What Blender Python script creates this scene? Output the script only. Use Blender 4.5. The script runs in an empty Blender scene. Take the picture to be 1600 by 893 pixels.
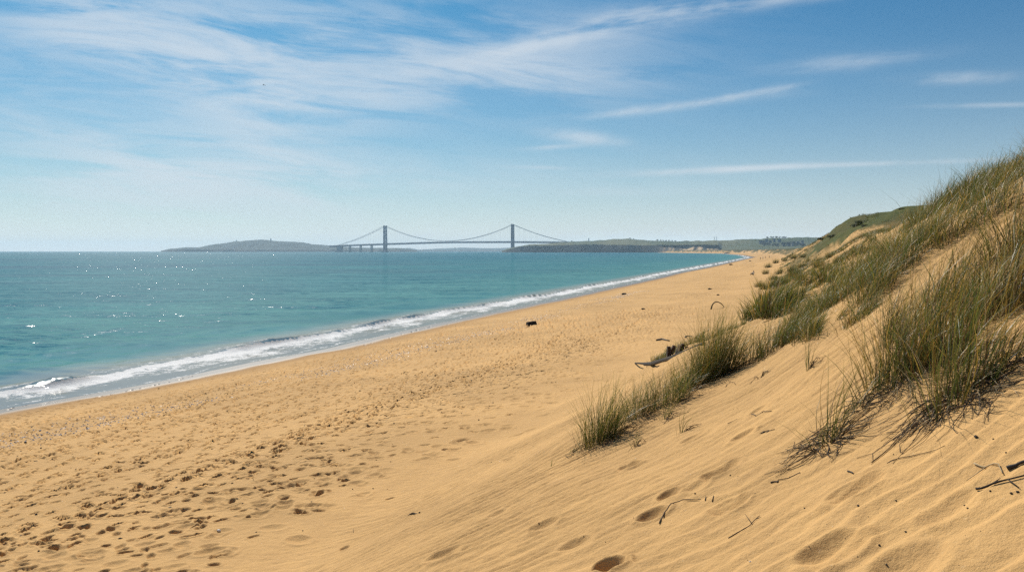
import bpy, math, random
import numpy as np
from mathutils import Vector, Matrix

random.seed(7)
rng = np.random.default_rng(11)
R = math.radians
sc = bpy.context.scene
col = sc.collection

# ------------------------------------------------------------------ camera
F = 1386.0                      # focal length in pixels of a 1600 wide frame
EYE = 7.0                       # height of the eye above the sea
PITCH = math.atan(54.5 / F)
cam = bpy.data.cameras.new('camera')
cam.sensor_width = 36.0
cam.lens = 36.0 * F / 1600.0
cam.clip_start = 0.05
cam.clip_end = 200000
camo = bpy.data.objects.new('camera', cam)
col.objects.link(camo)
camo.location = (0, 0, EYE)
camo.rotation_euler = (R(90) - PITCH, 0, 0)
sc.camera = camo
CP, SP = math.cos(PITCH), math.sin(PITCH)


def ray(px, py):
    x = (px - 800.0) / F
    y = (446.5 - py) / F
    return np.stack([x + 0 * y, CP + SP * y + 0 * x, -SP + CP * y + 0 * x], -1)


def project(x, y, z):
    zz = z - EYE
    dep = np.maximum(y * CP - zz * SP, 1e-3)
    up = y * SP + zz * CP
    return 800 + F * x / dep, 446.5 - F * up / dep


# ------------------------------------------------------------------ noise
def _h(ix, iy, seed):
    n = (ix.astype(np.int64) * 374761393 + iy.astype(np.int64) * 668265263 + seed * 1274126177) & 0xFFFFFFFF
    n = ((n ^ (n >> 13)) * 1274126177) & 0xFFFFFFFF
    n = n ^ (n >> 16)
    return (n & 0xFFFF).astype(np.float32) / 65535.0


def vn(x, y, seed=0):
    x = np.asarray(x, float)
    y = np.asarray(y, float)
    ix = np.floor(x)
    iy = np.floor(y)
    fx = (x - ix).astype(np.float32)
    fy = (y - iy).astype(np.float32)
    fx = fx * fx * fx * (fx * (fx * 6 - 15) + 10)
    fy = fy * fy * fy * (fy * (fy * 6 - 15) + 10)
    a = _h(ix, iy, seed)
    b = _h(ix + 1, iy, seed)
    c = _h(ix, iy + 1, seed)
    d = _h(ix + 1, iy + 1, seed)
    return (a + (b - a) * fx) * (1 - fy) + (c + (d - c) * fx) * fy


def fbm(x, y, seed=0, octv=4):
    s = 0
    a = 0.5
    t = 0
    for i in range(octv):
        s = s + a * vn(x, y, seed + i * 17)
        t += a
        a *= 0.5
        x, y = x * 1.97 + 5.3 + y * 0.31, y * 1.97 + 1.7 - x * 0.31
    return s / t * 2 - 1


def ss(a, b, x):
    t = np.clip((x - a) / (b - a), 0, 1)
    return t * t * (3 - 2 * t)


# ------------------------------------------------------------------ mesh helpers
def make_mesh(name, V, faces, smooth=True, attrs=None, mats=None, fmat=None):
    """faces: list of int arrays (n,4) / (n,3)"""
    me = bpy.data.meshes.new(name)
    V = np.asarray(V, np.float32)
    me.vertices.add(len(V))
    me.vertices.foreach_set('co', V.ravel())
    li = np.concatenate([f.ravel() for f in faces]).astype(np.int32)
    tot = np.concatenate([np.full(len(f), f.shape[1], np.int32) for f in faces])
    st = np.concatenate([[0], np.cumsum(tot)[:-1]]).astype(np.int32)
    me.loops.add(len(li))
    me.loops.foreach_set('vertex_index', li)
    me.polygons.add(len(tot))
    me.polygons.foreach_set('loop_start', st)
    me.polygons.foreach_set('loop_total', tot)
    me.polygons.foreach_set('use_smooth', np.full(len(tot), smooth))
    if fmat is not None:
        me.polygons.foreach_set('material_index', np.asarray(fmat, np.int32))
    for k, v in (attrs or {}).items():
        v = np.asarray(v, np.float32)
        if v.ndim == 1:
            a = me.attributes.new(k, 'FLOAT', 'POINT')
            a.data.foreach_set('value', v)
        else:
            a = me.attributes.new(k, 'FLOAT_COLOR', 'POINT')
            if v.shape[1] == 3:
                v = np.concatenate([v, np.ones((len(v), 1), np.float32)], 1)
            a.data.foreach_set('color', v.ravel())
    for m in (mats or []):
        me.materials.append(m)
    me.update(calc_edges=True)
    me.validate()
    return me


def link(name, me, parent=None, loc=None):
    o = bpy.data.objects.new(name, me)
    col.objects.link(o)
    if parent is not None:
        o.parent = parent
    if loc is not None:
        o.location = loc
    return o


def tag(o, label=None, cat=None, group=None, kind=None):
    for k, v in (('label', label), ('category', cat), ('group', group), ('kind', kind)):
        if v:
            o[k] = v
    return o


def empty(name, loc, label, cat, group=None, rz=0):
    o = bpy.data.objects.new(name, None)
    col.objects.link(o)
    o.location = loc
    o.rotation_euler = (0, 0, rz)
    o.empty_display_size = 0.2
    return tag(o, label, cat, group)


class MB:
    """collects boxes, tubes and prisms into one mesh"""

    def __init__(s):
        s.v = []
        s.q = []
        s.t = []
        s.n = 0

    def add(s, V, Q=(), T=()):
        V = np.asarray(V, float)
        s.v.append(V)
        for f in Q:
            s.q.append([i + s.n for i in f])
        for f in T:
            s.t.append([i + s.n for i in f])
        s.n += len(V)
        return s

    def box(s, c, size, M=None, taper=1.0):
        c = np.array(c, float)
        hx, hy, hz = [k / 2 for k in size]
        V = np.array([(-hx, -hy, -hz), (hx, -hy, -hz), (hx, hy, -hz), (-hx, hy, -hz),
                      (-hx * taper, -hy * taper, hz), (hx * taper, -hy * taper, hz),
                      (hx * taper, hy * taper, hz), (-hx * taper, hy * taper, hz)])
        if M is not None:
            V = V @ np.array(M).T
        s.add(V + c, [(3, 2, 1, 0), (4, 5, 6, 7), (0, 1, 5, 4), (1, 2, 6, 5), (2, 3, 7, 6), (3, 0, 4, 7)])
        return s

    def tube(s, P, rad, n=6, caps=True):
        P = np.asarray(P, float)
        rad = np.broadcast_to(np.asarray(rad, float), (len(P),))
        T = np.gradient(P, axis=0)
        T /= np.linalg.norm(T, axis=1)[:, None] + 1e-9
        ref = np.array([0.31, 0.17, 0.93]) if abs(T[0, 2]) < 0.8 else np.array([0.93, 0.3, 0.1])
        V = []
        for p, t, r in zip(P, T, rad):
            a = np.cross(t, ref)
            a /= np.linalg.norm(a) + 1e-9
            b = np.cross(t, a)
            for k in range(n):
                th = 2 * math.pi * k / n
                V.append(p + r * (a * math.cos(th) + b * math.sin(th)))
        Q = []
        for i in range(len(P) - 1):
            for k in range(n):
                k2 = (k + 1) % n
                Q.append((i * n + k, i * n + k2, (i + 1) * n + k2, (i + 1) * n + k))
        T3 = []
        if caps:
            V.append(P[0])
            V.append(P[-1])
            a = len(P) * n
            for k in range(n):
                k2 = (k + 1) % n
                T3.append((a, k2, k))
                T3.append((a + 1, (len(P) - 1) * n + k, (len(P) - 1) * n + k2))
        s.add(V, Q, T3)
        return s

    def mesh(s, name, mat, smooth=False, attrs=None):
        fs = []
        if s.q:
            fs.append(np.array(s.q))
        if s.t:
            fs.append(np.array(s.t))
        return make_mesh(name, np.concatenate(s.v), fs, smooth, attrs, [mat] if mat else None)

    def build(s, name, mat, parent=None, loc=None, smooth=False):
        return link(name, s.mesh(name, mat, smooth), parent, loc)


# ------------------------------------------------------------------ node helpers
class NG:
    def __init__(s, nt):
        s.nt = nt
        s.L = nt.links

    def node(s, t, **k):
        n = s.nt.nodes.new(t)
        for a, b in k.items():
            setattr(n, a, b)
        return n

    def put(s, sock, v):
        if hasattr(v, 'is_output'):
            s.L.new(v, sock)
        elif v is not None:
            sock.default_value = v

    def m(s, op, a, b=None, c=None, clamp=False):
        n = s.node('ShaderNodeMath', operation=op, use_clamp=clamp)
        s.put(n.inputs[0], a)
        if b is not None:
            s.put(n.inputs[1], b)
        if c is not None:
            s.put(n.inputs[2], c)
        return n.outputs[0]

    def sstep(s, x, a, b):
        n = s.node('ShaderNodeMapRange', interpolation_type='SMOOTHSTEP')
        s.put(n.inputs[0], x)
        n.inputs[1].default_value = a
        n.inputs[2].default_value = b
        return n.outputs[0]

    def mix(s, f, a, b):
        n = s.node('ShaderNodeMix', data_type='RGBA')
        s.put(n.inputs[0], f)
        for sk, v in ((n.inputs[6], a), (n.inputs[7], b)):
            if isinstance(v, (tuple, list)) and len(v) == 3:
                v = (*v, 1)
            s.put(sk, v)
        return n.outputs[2]

    def noise(s, vec, scale, detail=4, rough=0.55, dist=0.0, dims='3D'):
        n = s.node('ShaderNodeTexNoise', noise_dimensions=dims)
        s.put(n.inputs['Vector'], vec)
        n.inputs['Scale'].default_value = scale
        n.inputs['Detail'].default_value = detail
        n.inputs['Roughness'].default_value = rough
        n.inputs['Distortion'].default_value = dist
        return n.outputs[0]

    def attr(s, name, out='Fac'):
        n = s.node('ShaderNodeAttribute', attribute_name=name)
        return n.outputs[out]

    def comb(s, x, y, z):
        n = s.node('ShaderNodeCombineXYZ')
        for i, v in enumerate((x, y, z)):
            s.put(n.inputs[i], v)
        return n.outputs[0]

    def sep(s, v):
        n = s.node('ShaderNodeSeparateXYZ')
        s.put(n.inputs[0], v)
        return n.outputs

    def vmul(s, v, k):
        n = s.node('ShaderNodeVectorMath', operation='MULTIPLY')
        s.put(n.inputs[0], v)
        n.inputs[1].default_value = k
        return n.outputs[0]

    def bump(s, h, strength, dist, normal=None):
        n = s.node('ShaderNodeBump')
        s.put(n.inputs['Height'], h)
        s.put(n.inputs['Strength'], strength)
        s.put(n.inputs['Distance'], dist)
        if normal is not None:
            s.put(n.inputs['Normal'], normal)
        return n.outputs[0]

    def pos(s):
        return s.node('ShaderNodeNewGeometry').outputs['Position']


def new_mat(name):
    m = bpy.data.materials.new(name)
    m.use_nodes = True
    g = NG(m.node_tree)
    return m, g, m.node_tree.nodes['Principled BSDF']


def simple_mat(name, rgb, rough=0.8, var=0.25, scale=3.0, bump=0.0):
    m, g, b = new_mat(name)
    tc = g.node('ShaderNodeTexCoord').outputs['Object']
    n = g.noise(tc, scale, 5, 0.6)
    lo = tuple(c * (1 - var) for c in rgb)
    hi = tuple(min(1, c * (1 + var)) for c in rgb)
    g.put(b.inputs['Base Color'], g.mix(g.sstep(n, 0.3, 0.7), lo, hi))
    b.inputs['Roughness'].default_value = rough
    b.inputs['Specular IOR Level'].default_value = 0.3
    if bump:
        g.put(b.inputs['Normal'], g.bump(n, bump, 0.05))
    return m


# ------------------------------------------------------------------ lay of the land
SHY = [-400, 0, 39, 47.6, 63, 85, 103, 180, 347, 970, 1500, 2400, 3900, 5200]
SHX = [-170, -36, -22.6, -18.9, -13.6, -7.3, -1.5, 22.2, 73.5, 263, 388, 570, 650, 640]
NGR = (0.955, -0.296)


def shore_x(y):
    return np.interp(y, SHY, SHX)


def inland(x, y):
    w = 0.35 * fbm(y / 9.0, y * 0 + 3.3, 91, 3) + 0.3 * fbm(y / 31.0, y * 0 + 1.3, 92, 2)
    return (x - shore_x(y)) * 0.955 + w * ss(8, 3, np.abs(x - shore_x(y)))


def foot(y):
    return np.interp(y, [-50, 0, 8, 16, 25, 40, 60, 110, 200, 400, 1000, 6000],
                     [27.2, 27.2, 27.0, 26.6, 26.4, 27.6, 28.6, 29.4, 30, 30.5, 31, 31])


def crest(y):
    return np.interp(y, [-50, 0, 15, 28, 45, 75, 120, 200, 400, 1000, 6000],
                     [8.8, 9.4, 9.8, 9.4, 8.8, 8.4, 8.8, 9.2, 9.6, 9.0, 9.0])


# hummocks of the dune: x, y, height, radius x, radius y
MOUNDS = [
    (3.6, 15.6, 0.45, 1.5, 1.9), (1.6, 13.4, 0.28, 1.0, 1.3), (5.6, 19.5, 0.35, 2.0, 2.4),
    (4.3, 9.0, 0.35, 1.5, 1.3), (5.6, 12.0, 0.5, 1.8, 1.8),
    (2.6, 2.2, -0.6, 3.2, 3.4),
    (68, 152, 4.9, 12.5, 30), (84, 230, 3.0, 22, 50),
]


def base_h(x, y):
    """terrain height without ripples and footprints"""
    x = np.asarray(x, float)
    y = np.asarray(y, float)
    d = inland(x, y)
    ft = foot(y) + 0.9 * fbm(y / 7.0, y * 0 + 9.1, 5, 3) * ss(14, 30, y)
    zb = np.where(d < 0, np.maximum(0.10 * d, -4.5), 2.55 * np.clip(d / ft, 0, 1) ** 0.92)
    zb = zb + 0.10 * np.exp(-((d - 12.5 - 1.2 * fbm(y / 12, y * 0, 8, 2)) / 2.2) ** 2)
    t = d - ft
    sl1 = 0.455
    r = np.where(t < 1.6, sl1 * np.maximum(t, 0) ** 2 / 3.2, sl1 * (t - 0.8))
    r = r + 0.24 * np.maximum(t - 6.6, 0) ** 2 / (np.maximum(t - 6.6, 0) + 1.2)
    n1 = fbm(x / 7.0, y / 8.5, 21, 4)
    n2 = fbm(x / 2.3, y / 2.6, 31, 3)
    far = ss(11, 26, y)
    amp = ss(0.5, 6, t)
    r = r + amp * (0.75 * n1 * far + (0.10 + 0.40 * far) * n2)
    n3 = fbm(x / 40.0, y / 55.0, 41, 3)
    zc = crest(y) - 2.55 + 0.05 * np.clip(t - 13, 0, 40) + (0.8 * n3 + 0.35 * n1) * ss(40, 90, y) + 0.3 * n1
    k = 0.9
    hh = np.clip(0.5 + 0.5 * (zc - r) / k, 0, 1)
    r2 = zc * (1 - hh) + r * hh - k * hh * (1 - hh)
    z = zb + np.where(t > 0, r2, 0)
    for mx, my, mh, rx, ry in MOUNDS:
        z = z + mh * np.exp(-((x - mx) / rx) ** 2 - ((y - my) / ry) ** 2)
    z = z + ss(70, 110, y) * ss(400, 260, y) * ss(4, 10, t) * (0.7 * fbm(x / 6.0, y / 9.0, 58, 3))
    # soft unevenness of the dry beach
    z = z + ss(3, 8, d) * ss(0.5, -1, t) * 0.03 * fbm(x / 1.3, y / 1.6, 51, 3)
    return z


def ground_at(px, py, tmax=600.0):
    """where the sight line of a pixel meets the ground"""
    px = np.atleast_1d(np.asarray(px, float))
    py = np.atleast_1d(np.asarray(py, float))
    D = ray(px, py)
    t = np.full(len(px), 1.5)
    done = np.zeros(len(px), bool)
    lo = t.copy()
    for i in range(420):
        P = t[:, None] * D
        h = base_h(P[:, 0], P[:, 1])
        gap = EYE + P[:, 2] - h
        done |= gap <= 0
        stp = np.maximum(0.02 * t, 0.03)
        lo = np.where(done, lo, t)
        t = np.where(done, t, t + stp)
        if done.all() or t.max() > tmax * 3:
            break
    hi = t.copy()
    for i in range(18):
        md = (lo + hi) / 2
        P = md[:, None] * D
        below = EYE + P[:, 2] <= base_h(P[:, 0], P[:, 1])
        hi = np.where(below, md, hi)
        lo = np.where(below, lo, md)
    P = hi[:, None] * D
    return np.stack([P[:, 0], P[:, 1], base_h(P[:, 0], P[:, 1])], -1)


_TS = 1.5 * 1.012 ** np.arange(640)


def G(px, py):
    """ground point seen at one pixel of the photograph"""
    D = ray(np.array([px], float), np.array([py], float))[0]
    t = _TS
    lo = hi = None
    for k in range(3):
        P = t[:, None] * D
        under = EYE + P[:, 2] <= base_h(P[:, 0], P[:, 1])
        i = int(np.argmax(under)) if under.any() else len(t) - 1
        i = max(i, 1)
        t = np.linspace(t[i - 1], t[i], 24)
    p = t[-1] * D
    return np.array([p[0], p[1], float(base_h(p[:1], p[1:2])[0])])

#@@TERRAIN
# ------------------------------------------------------------------ light, sky, air
SUN_AZ, SUN_EL = R(-22), R(39)
to_sun = Vector((math.sin(SUN_AZ) * math.cos(SUN_EL), math.cos(SUN_AZ) * math.cos(SUN_EL), math.sin(SUN_EL)))
sun = bpy.data.lights.new('sun', 'SUN')
sun.energy = 5.0
sun.angle = R(0.53)
sun.color = (1.0, 0.93, 0.82)
suno = bpy.data.objects.new('sun', sun)
col.objects.link(suno)
suno.rotation_euler = to_sun.to_track_quat('Z', 'Y').to_euler()
suno.location = (0, 0, 60)

world = bpy.data.worlds.new('World')
sc.world = world
world.use_nodes = True
g = NG(world.node_tree)
sky = g.node('ShaderNodeTexSky', sky_type='NISHITA', sun_disc=False)
sky.sun_elevation = SUN_EL
sky.sun_rotation = SUN_AZ
sky.altitude = 0
sky.air_density = 1.0
sky.dust_density = 0.6
sky.ozone_density = 1.6
bg = world.node_tree.nodes['Background']
bg.inputs[1].default_value = 0.052
dirv = g.node('ShaderNodeTexCoord').outputs['Generated']
dx, dy, dz = g.sep(dirv)
yy = g.m('MAXIMUM', dy, 0.08)
U = g.m('DIVIDE', dx, yy)          # tangent of azimuth and of height, looking north
Vv = g.m('DIVIDE', dz, yy)


def blob(px, py, rx, ry, deg, k=1.0):
    """soft elliptical cloud region given by its compass place"""
    cu, cv = (px - 800) / F, (392 - py) / F
    a = R(deg)
    du = g.m('SUBTRACT', U, cu)
    dv = g.m('SUBTRACT', Vv, cv)
    p = g.m('ADD', g.m('MULTIPLY', du, math.cos(a)), g.m('MULTIPLY', dv, math.sin(a)))
    q = g.m('SUBTRACT', g.m('MULTIPLY', dv, math.cos(a)), g.m('MULTIPLY', du, math.sin(a)))
    p = g.m('DIVIDE', p, rx / F)
    q = g.m('DIVIDE', q, (ry if ry > 25 else ry * .72) / F)
    e = g.m('ADD', g.m('MULTIPLY', p, p), g.m('MULTIPLY', q, q))
    return g.m('MULTIPLY', g.m('EXPONENT', g.m('MULTIPLY', e, -1.0)), k)


def addall(L):
    t = L[0]
    for b in L[1:]:
        t = g.m('ADD', t, b)
    return t


def streak_noise(deg, su, sv, detail=6, rough=0.6, off=0.0, warp=0.35):
    a = R(deg)
    p = g.m('ADD', g.m('MULTIPLY', U, math.cos(a)), g.m('MULTIPLY', Vv, math.sin(a)))
    q = g.m('SUBTRACT', g.m('MULTIPLY', Vv, math.cos(a)), g.m('MULTIPLY', U, math.sin(a)))
    v = g.comb(g.m('MULTIPLY', p, su), g.m('MULTIPLY', q, sv), off)
    return g.noise(v, 1.0, detail, rough, warp)


veil = addall([blob(330, 90, 430, 105, -6, .85), blob(250, 235, 330, 75, -8, 1.05), blob(620, 95, 380, 70, 3, .5),
               blob(500, 165, 230, 32, 2, .55), blob(620, 270, 330, 26, -1, .65), blob(330, 300, 420, 50, 0, .5),
               blob(60, 190, 160, 60, -18, .6), blob(820, 120, 150, 28, -4, .75), blob(130, 40, 240, 60, -10, .5)])
edge = addall([blob(770, 88, 150, 13, 12, .8), blob(960, 45, 190, 26, 14, .75), blob(1150, 12, 170, 14, 7, .6),
               blob(1010, 172, 135, 9, 6, .8), blob(1160, 150, 75, 7, 10, .8), blob(1210, 142, 60, 14, 0, .2),
               blob(1120, 266, 130, 7, 3, .95), blob(1330, 258, 240, 5, 2, .75), blob(905, 215, 60, 13, -8, .9),
               blob(865, 231, 40, 5, 3, .6), blob(1320, 100, 120, 16, 6, .45), blob(1490, 125, 75, 12, 2, .55),
               blob(1560, 166, 110, 5, 1, .55), blob(840, 262, 50, 4, -2, .45), blob(420, 158, 130, 22, 4, .5),
               blob(430, 130, 60, 5, 8, .6), blob(730, 290, 120, 10, -2, .3), blob(960, 300, 200, 10, 1, .2)])
puff = addall([blob(1004, 361, 14, 4, 0, .9), blob(1158, 358, 8, 3.5, 0, .9), blob(940, 367, 60, 6, 0, .55),
               blob(1100, 366, 120, 6, 0, .45), blob(640, 368, 90, 7, 0, .4), blob(480, 369, 60, 5, 0, .3), blob(1210, 364, 40, 5, 0, .4)])
n1 = streak_noise(-7, 5.0, 34, 8, 0.62, 0.0, 0.5)
n2 = streak_noise(7, 6.0, 40, 7, 0.62, 3.7, 0.4)
n2b = streak_noise(25, 22, 60, 5, 0.6, 8.7, 0.3)
n3 = g.noise(g.comb(g.m('MULTIPLY', U, 60), g.m('MULTIPLY', Vv, 150), 1.0), 1.0, 5, 0.6)
nl = streak_noise(-4, 2.2, 6.0, 4, 0.5, 5.1, 0.2)
c1 = g.m('MULTIPLY', veil, g.m('ADD', g.m('MULTIPLY', g.m('MULTIPLY', g.sstep(n1, 0.34, 0.64), 1.0), g.m('ADD', 0.35, g.m('MULTIPLY', g.sstep(nl, 0.35, 0.65), 0.9))), 0.10))
c2 = g.m('MULTIPLY', edge, g.m('ADD', g.sstep(n2, 0.28, 0.66), g.m('MULTIPLY', g.sstep(n2b, 0.4, 0.7), 0.35)))
c3 = g.m('MULTIPLY', puff, g.sstep(n3, 0.42, 0.60))
cl = g.m('ADD', g.m('ADD', g.m('MULTIPLY', c1, 0.80), g.m('MULTIPLY', c2, 0.80)), c3)
front = g.sstep(dy, 0.08, 0.4)
cl = g.m('MULTIPLY', cl, front)
cl = g.m('SUBTRACT', 1.0, g.m('EXPONENT', g.m('MULTIPLY', cl, -1.0)))
CLOUD = (12.2, 13.2, 14.2, 1)
HORIZON = (17.4, 16.8, 15.8, 1)
tint = g.node('ShaderNodeMix', data_type='RGBA', blend_type='MULTIPLY')
tint.inputs[0].default_value = 1.0
g.put(tint.inputs[6], sky.outputs[0])
tint.inputs[7].default_value = (0.07, 0.72, 1.12, 1)
lowair = g.m('EXPONENT', g.m('MULTIPLY', g.m('MAXIMUM', dz, 0.0), -11.3))
skyc = g.mix(g.m('MULTIPLY', lowair, 0.92), tint.outputs[2], HORIZON)
skyc = g.mix(cl, skyc, CLOUD)
world.node_tree.links.new(skyc, bg.inputs[0])

sc.view_settings.view_transform = 'Standard'
sc.view_settings.look = 'None'
sc.view_settings.exposure = 0.12
sc.view_settings.gamma = 1.0
sc.cycles.max_bounces = 6
sc.cycles.diffuse_bounces = 2
sc.cycles.glossy_bounces = 2
sc.cycles.transmission_bounces = 3
sc.cycles.transparent_max_bounces = 6
sc.cycles.volume_bounces = 0
sc.cycles.sample_clamp_indirect = 4.0
sc.cycles.caustics_reflective = False
sc.cycles.caustics_refractive = False

# ------------------------------------------------------------------ materials of the setting
SAND = (0.63, 0.380, 0.152)
m_sand, g, b = new_mat('sand')
P = g.pos()
wet = g.attr('wet')
damp = g.attr('damp')
lawn = g.attr('lawn')
rough_turf = g.attr('turf')
big = g.noise(P, 0.25, 4, 0.55)
midn = g.noise(P, 3.0, 4, 0.6)
grain = g.noise(P, 150.0, 3, 0.7)
spk = g.noise(P, 28.0, 5, 0.75)
c = g.mix(g.sstep(big, 0.3, 0.7), tuple(k * 0.86 for k in SAND), tuple(min(1, k * 1.07) for k in SAND))
c = g.mix(g.m('MULTIPLY', g.sstep(midn, 0.35, 0.75), 0.35), c, (0.50, 0.30, 0.13))
c = g.mix(g.m('MULTIPLY', g.sstep(grain, 0.52, 0.75), 0.5), c, (0.40, 0.24, 0.10))
c = g.mix(g.m('MULTIPLY', g.sstep(grain, 0.42, 0.28), 0.4), c, (0.74, 0.55, 0.33))
c = g.mix(g.m('MULTIPLY', g.sstep(spk, 0.55, 0.75), 0.55), c, (0.36, 0.21, 0.085))
c = g.mix(g.m('MULTIPLY', g.sstep(spk, 0.42, 0.25), 0.45), c, (0.76, 0.56, 0.33))
c = g.mix(damp, c, (0.35, 0.20, 0.08))
c = g.mix(wet, c, (0.155, 0.098, 0.050))
tn = g.noise(P, 0.9, 6, 0.65)
tn2 = g.noise(P, 9.0, 4, 0.65)
lawnc = g.mix(g.sstep(tn, 0.3, 0.7), (0.040, 0.060, 0.013), (0.100, 0.105, 0.026))
c = g.mix(lawn, c, lawnc)
turfc = g.mix(g.sstep(tn, 0.3, 0.7), (0.05, 0.055, 0.016), (0.15, 0.115, 0.035))
turfc = g.mix(g.sstep(tn2, 0.35, 0.7), turfc, (0.045, 0.05, 0.014))
c = g.mix(rough_turf, c, turfc)
g.put(b.inputs['Base Color'], c)
g.put(b.inputs['Roughness'], g.m('SUBTRACT', 0.95, g.m('MULTIPLY', wet, 0.62)))
g.put(b.inputs['Specular IOR Level'], g.m('ADD', 0.12, g.m('MULTIPLY', wet, 0.16)))
dry = g.m('SUBTRACT', 1.0, g.m('MAXIMUM', wet, g.m('MULTIPLY', damp, 0.6)))
lump = g.noise(P, 6.0, 5, 0.6)
foamy = g.m('MAXIMUM', lawn, rough_turf)
nb = g.bump(lump, g.m('ADD', g.m('MULTIPLY', dry, 0.32), g.m('MULTIPLY', foamy, 0.5)), 0.12)
nb = g.bump(grain, g.m('MULTIPLY', dry, 0.7), 0.008, nb)
nb = g.bump(spk, g.m('MULTIPLY', dry, 0.40), 0.013, nb)
trod = g.attr('trod')
tr = g.noise(g.vmul(P, (3.4, 3.4, 3.4)), 1.0, 2, 0.5)
nb = g.bump(g.sstep(tr, 0.34, 0.44), g.m('MULTIPLY', trod, 0.65), 0.14, nb)
g.put(b.inputs['Normal'], nb)

m_sea, g, b = new_mat('sea_water')
P = g.pos()
depth = g.attr('depth')        # 0 at the edge .. 1 far out
foam = g.attr('foam')
dist = g.attr('dist')
px_, py_, pz_ = g.sep(P)
patch = g.noise(g.vmul(P, (0.006, 0.018, 0)), 1.0, 5, 0.6, 0.3)
patch2 = g.noise(g.vmul(P, (0.03, 0.09, 0)), 1.0, 5, 0.6, 0.2)
deep = g.mix(g.sstep(patch, 0.3, 0.7), (0.003, 0.092, 0.155), (0.007, 0.175, 0.215))
mid = g.mix(g.sstep(patch2, 0.3, 0.7), (0.028, 0.170, 0.185), (0.060, 0.235, 0.235))
c = g.mix(g.sstep(depth, 0.25, 0.85), mid, deep)
c = g.mix(g.sstep(depth, 0.05, 0.004), c, (0.20, 0.185, 0.145))
c = g.mix(g.attr('face'), c, (0.22, 0.20, 0.085))
fn = g.noise(g.vmul(P, (1, 1, 0.4)), 1.6, 7, 0.72, 0.4)
fn2 = g.noise(g.vmul(P, (1, 1, 0.4)), 7.0, 5, 0.7, 0.6)
fsum = g.m('ADD', g.m('MULTIPLY', fn, 0.65), g.m('MULTIPLY', fn2, 0.45))
fm = g.sstep(g.m('ADD', g.m('SUBTRACT', foam, 0.42), g.m('MULTIPLY', g.m('SUBTRACT', fsum, 0.55), 1.9)), 0.0, 0.2)
c = g.mix(fm, c, (0.84, 0.84, 0.83))
water_colour = c
calm = g.sstep(depth, 0.0, 0.2)
def slope_field(sc3, scale, k):
    n = g.node('ShaderNodeTexNoise')
    g.put(n.inputs['Vector'], g.vmul(P, sc3))
    n.inputs['Scale'].default_value = scale
    n.inputs['Detail'].default_value = 3
    n.inputs['Roughness'].default_value = 0.55
    v = g.node('ShaderNodeVectorMath', operation='SUBTRACT')
    g.L.new(n.outputs['Color'], v.inputs[0])
    v.inputs[1].default_value = (0.5, 0.5, 0.5)
    return g.vmul(v.outputs[0], (k, k, 0))


def vadd(a, b):
    n = g.node('ShaderNodeVectorMath', operation='ADD')
    g.L.new(a, n.inputs[0])
    g.L.new(b, n.inputs[1])
    return n.outputs[0]


sl = vadd(vadd(slope_field((0.7, 1.1, 1), 9.0, 0.75), slope_field((0.45, 1.0, 1), 1.5, 0.95)), slope_field((0.35, 1.0, 1), 0.20, 0.50))
vs = g.node('ShaderNodeVectorMath', operation='SCALE')
g.L.new(sl, vs.inputs[0])
g.put(vs.inputs['Scale'], g.m('MULTIPLY', g.m('ADD', 0.12, g.m('MULTIPLY', calm, 0.88)), g.m('ADD', 0.76, g.m('MULTIPLY', g.sstep(depth, 0.50, 0.95), 0.10))))
gn = g.node('ShaderNodeNewGeometry').outputs['Normal']
vn_ = g.node('ShaderNodeVectorMath', operation='NORMALIZE')
g.L.new(vadd(vs.outputs[0], gn), vn_.inputs[0])
nb = vn_.outputs[0]
vs2 = g.node('ShaderNodeVectorMath', operation='SCALE')
g.L.new(vs.outputs[0], vs2.inputs[0])
vs2.inputs['Scale'].default_value = 2.6
vn2_ = g.node('ShaderNodeVectorMath', operation='NORMALIZE')
g.L.new(vadd(vs2.outputs[0], gn), vn2_.inputs[0])
nbody = vn2_.outputs[0]
foamn = g.bump(fsum, g.m('ADD', 0.15, g.m('MULTIPLY', fm, 0.35)), 0.22, nbody)
# water body colour under a surface whose mirror share levels off, as it does on a ruffled sea
m_sea.node_tree.nodes.remove(b)
body = g.node('ShaderNodeBsdfDiffuse')
g.put(body.inputs['Color'], water_colour)
g.put(body.inputs['Normal'], foamn)
glo = g.node('ShaderNodeBsdfGlossy')
glo.inputs['Roughness'].default_value = 0.13
glo.inputs['Color'].default_value = (1, 1, 1, 1)
g.put(glo.inputs['Normal'], nb)
fre = g.node('ShaderNodeFresnel')
fre.inputs['IOR'].default_value = 1.33
g.put(fre.inputs['Normal'], nb)
cap = g.m('ADD', 0.20, g.m('MULTIPLY', g.sstep(depth, 0.05, 0.0), 0.28))
fac = g.m('MULTIPLY', g.m('MINIMUM', g.m('MULTIPLY', fre.outputs[0], 0.32), cap), g.m('SUBTRACT', 1.0, fm))
trl = g.node('ShaderNodeBsdfTranslucent')      # light through the thin lip of a breaker
g.put(trl.inputs['Color'], water_colour)
mxt = g.node('ShaderNodeMixShader')
g.put(mxt.inputs[0], g.m('MULTIPLY', g.attr('face'), 0.65))
g.L.new(body.outputs[0], mxt.inputs[1])
g.L.new(trl.outputs[0], mxt.inputs[2])
mxs = g.node('ShaderNodeMixShader')
g.put(mxs.inputs[0], fac)
g.L.new(mxt.outputs[0], mxs.inputs[1])
g.L.new(glo.outputs[0], mxs.inputs[2])
g.L.new(mxs.outputs[0], m_sea.node_tree.nodes['Material Output'].inputs[0])

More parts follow.
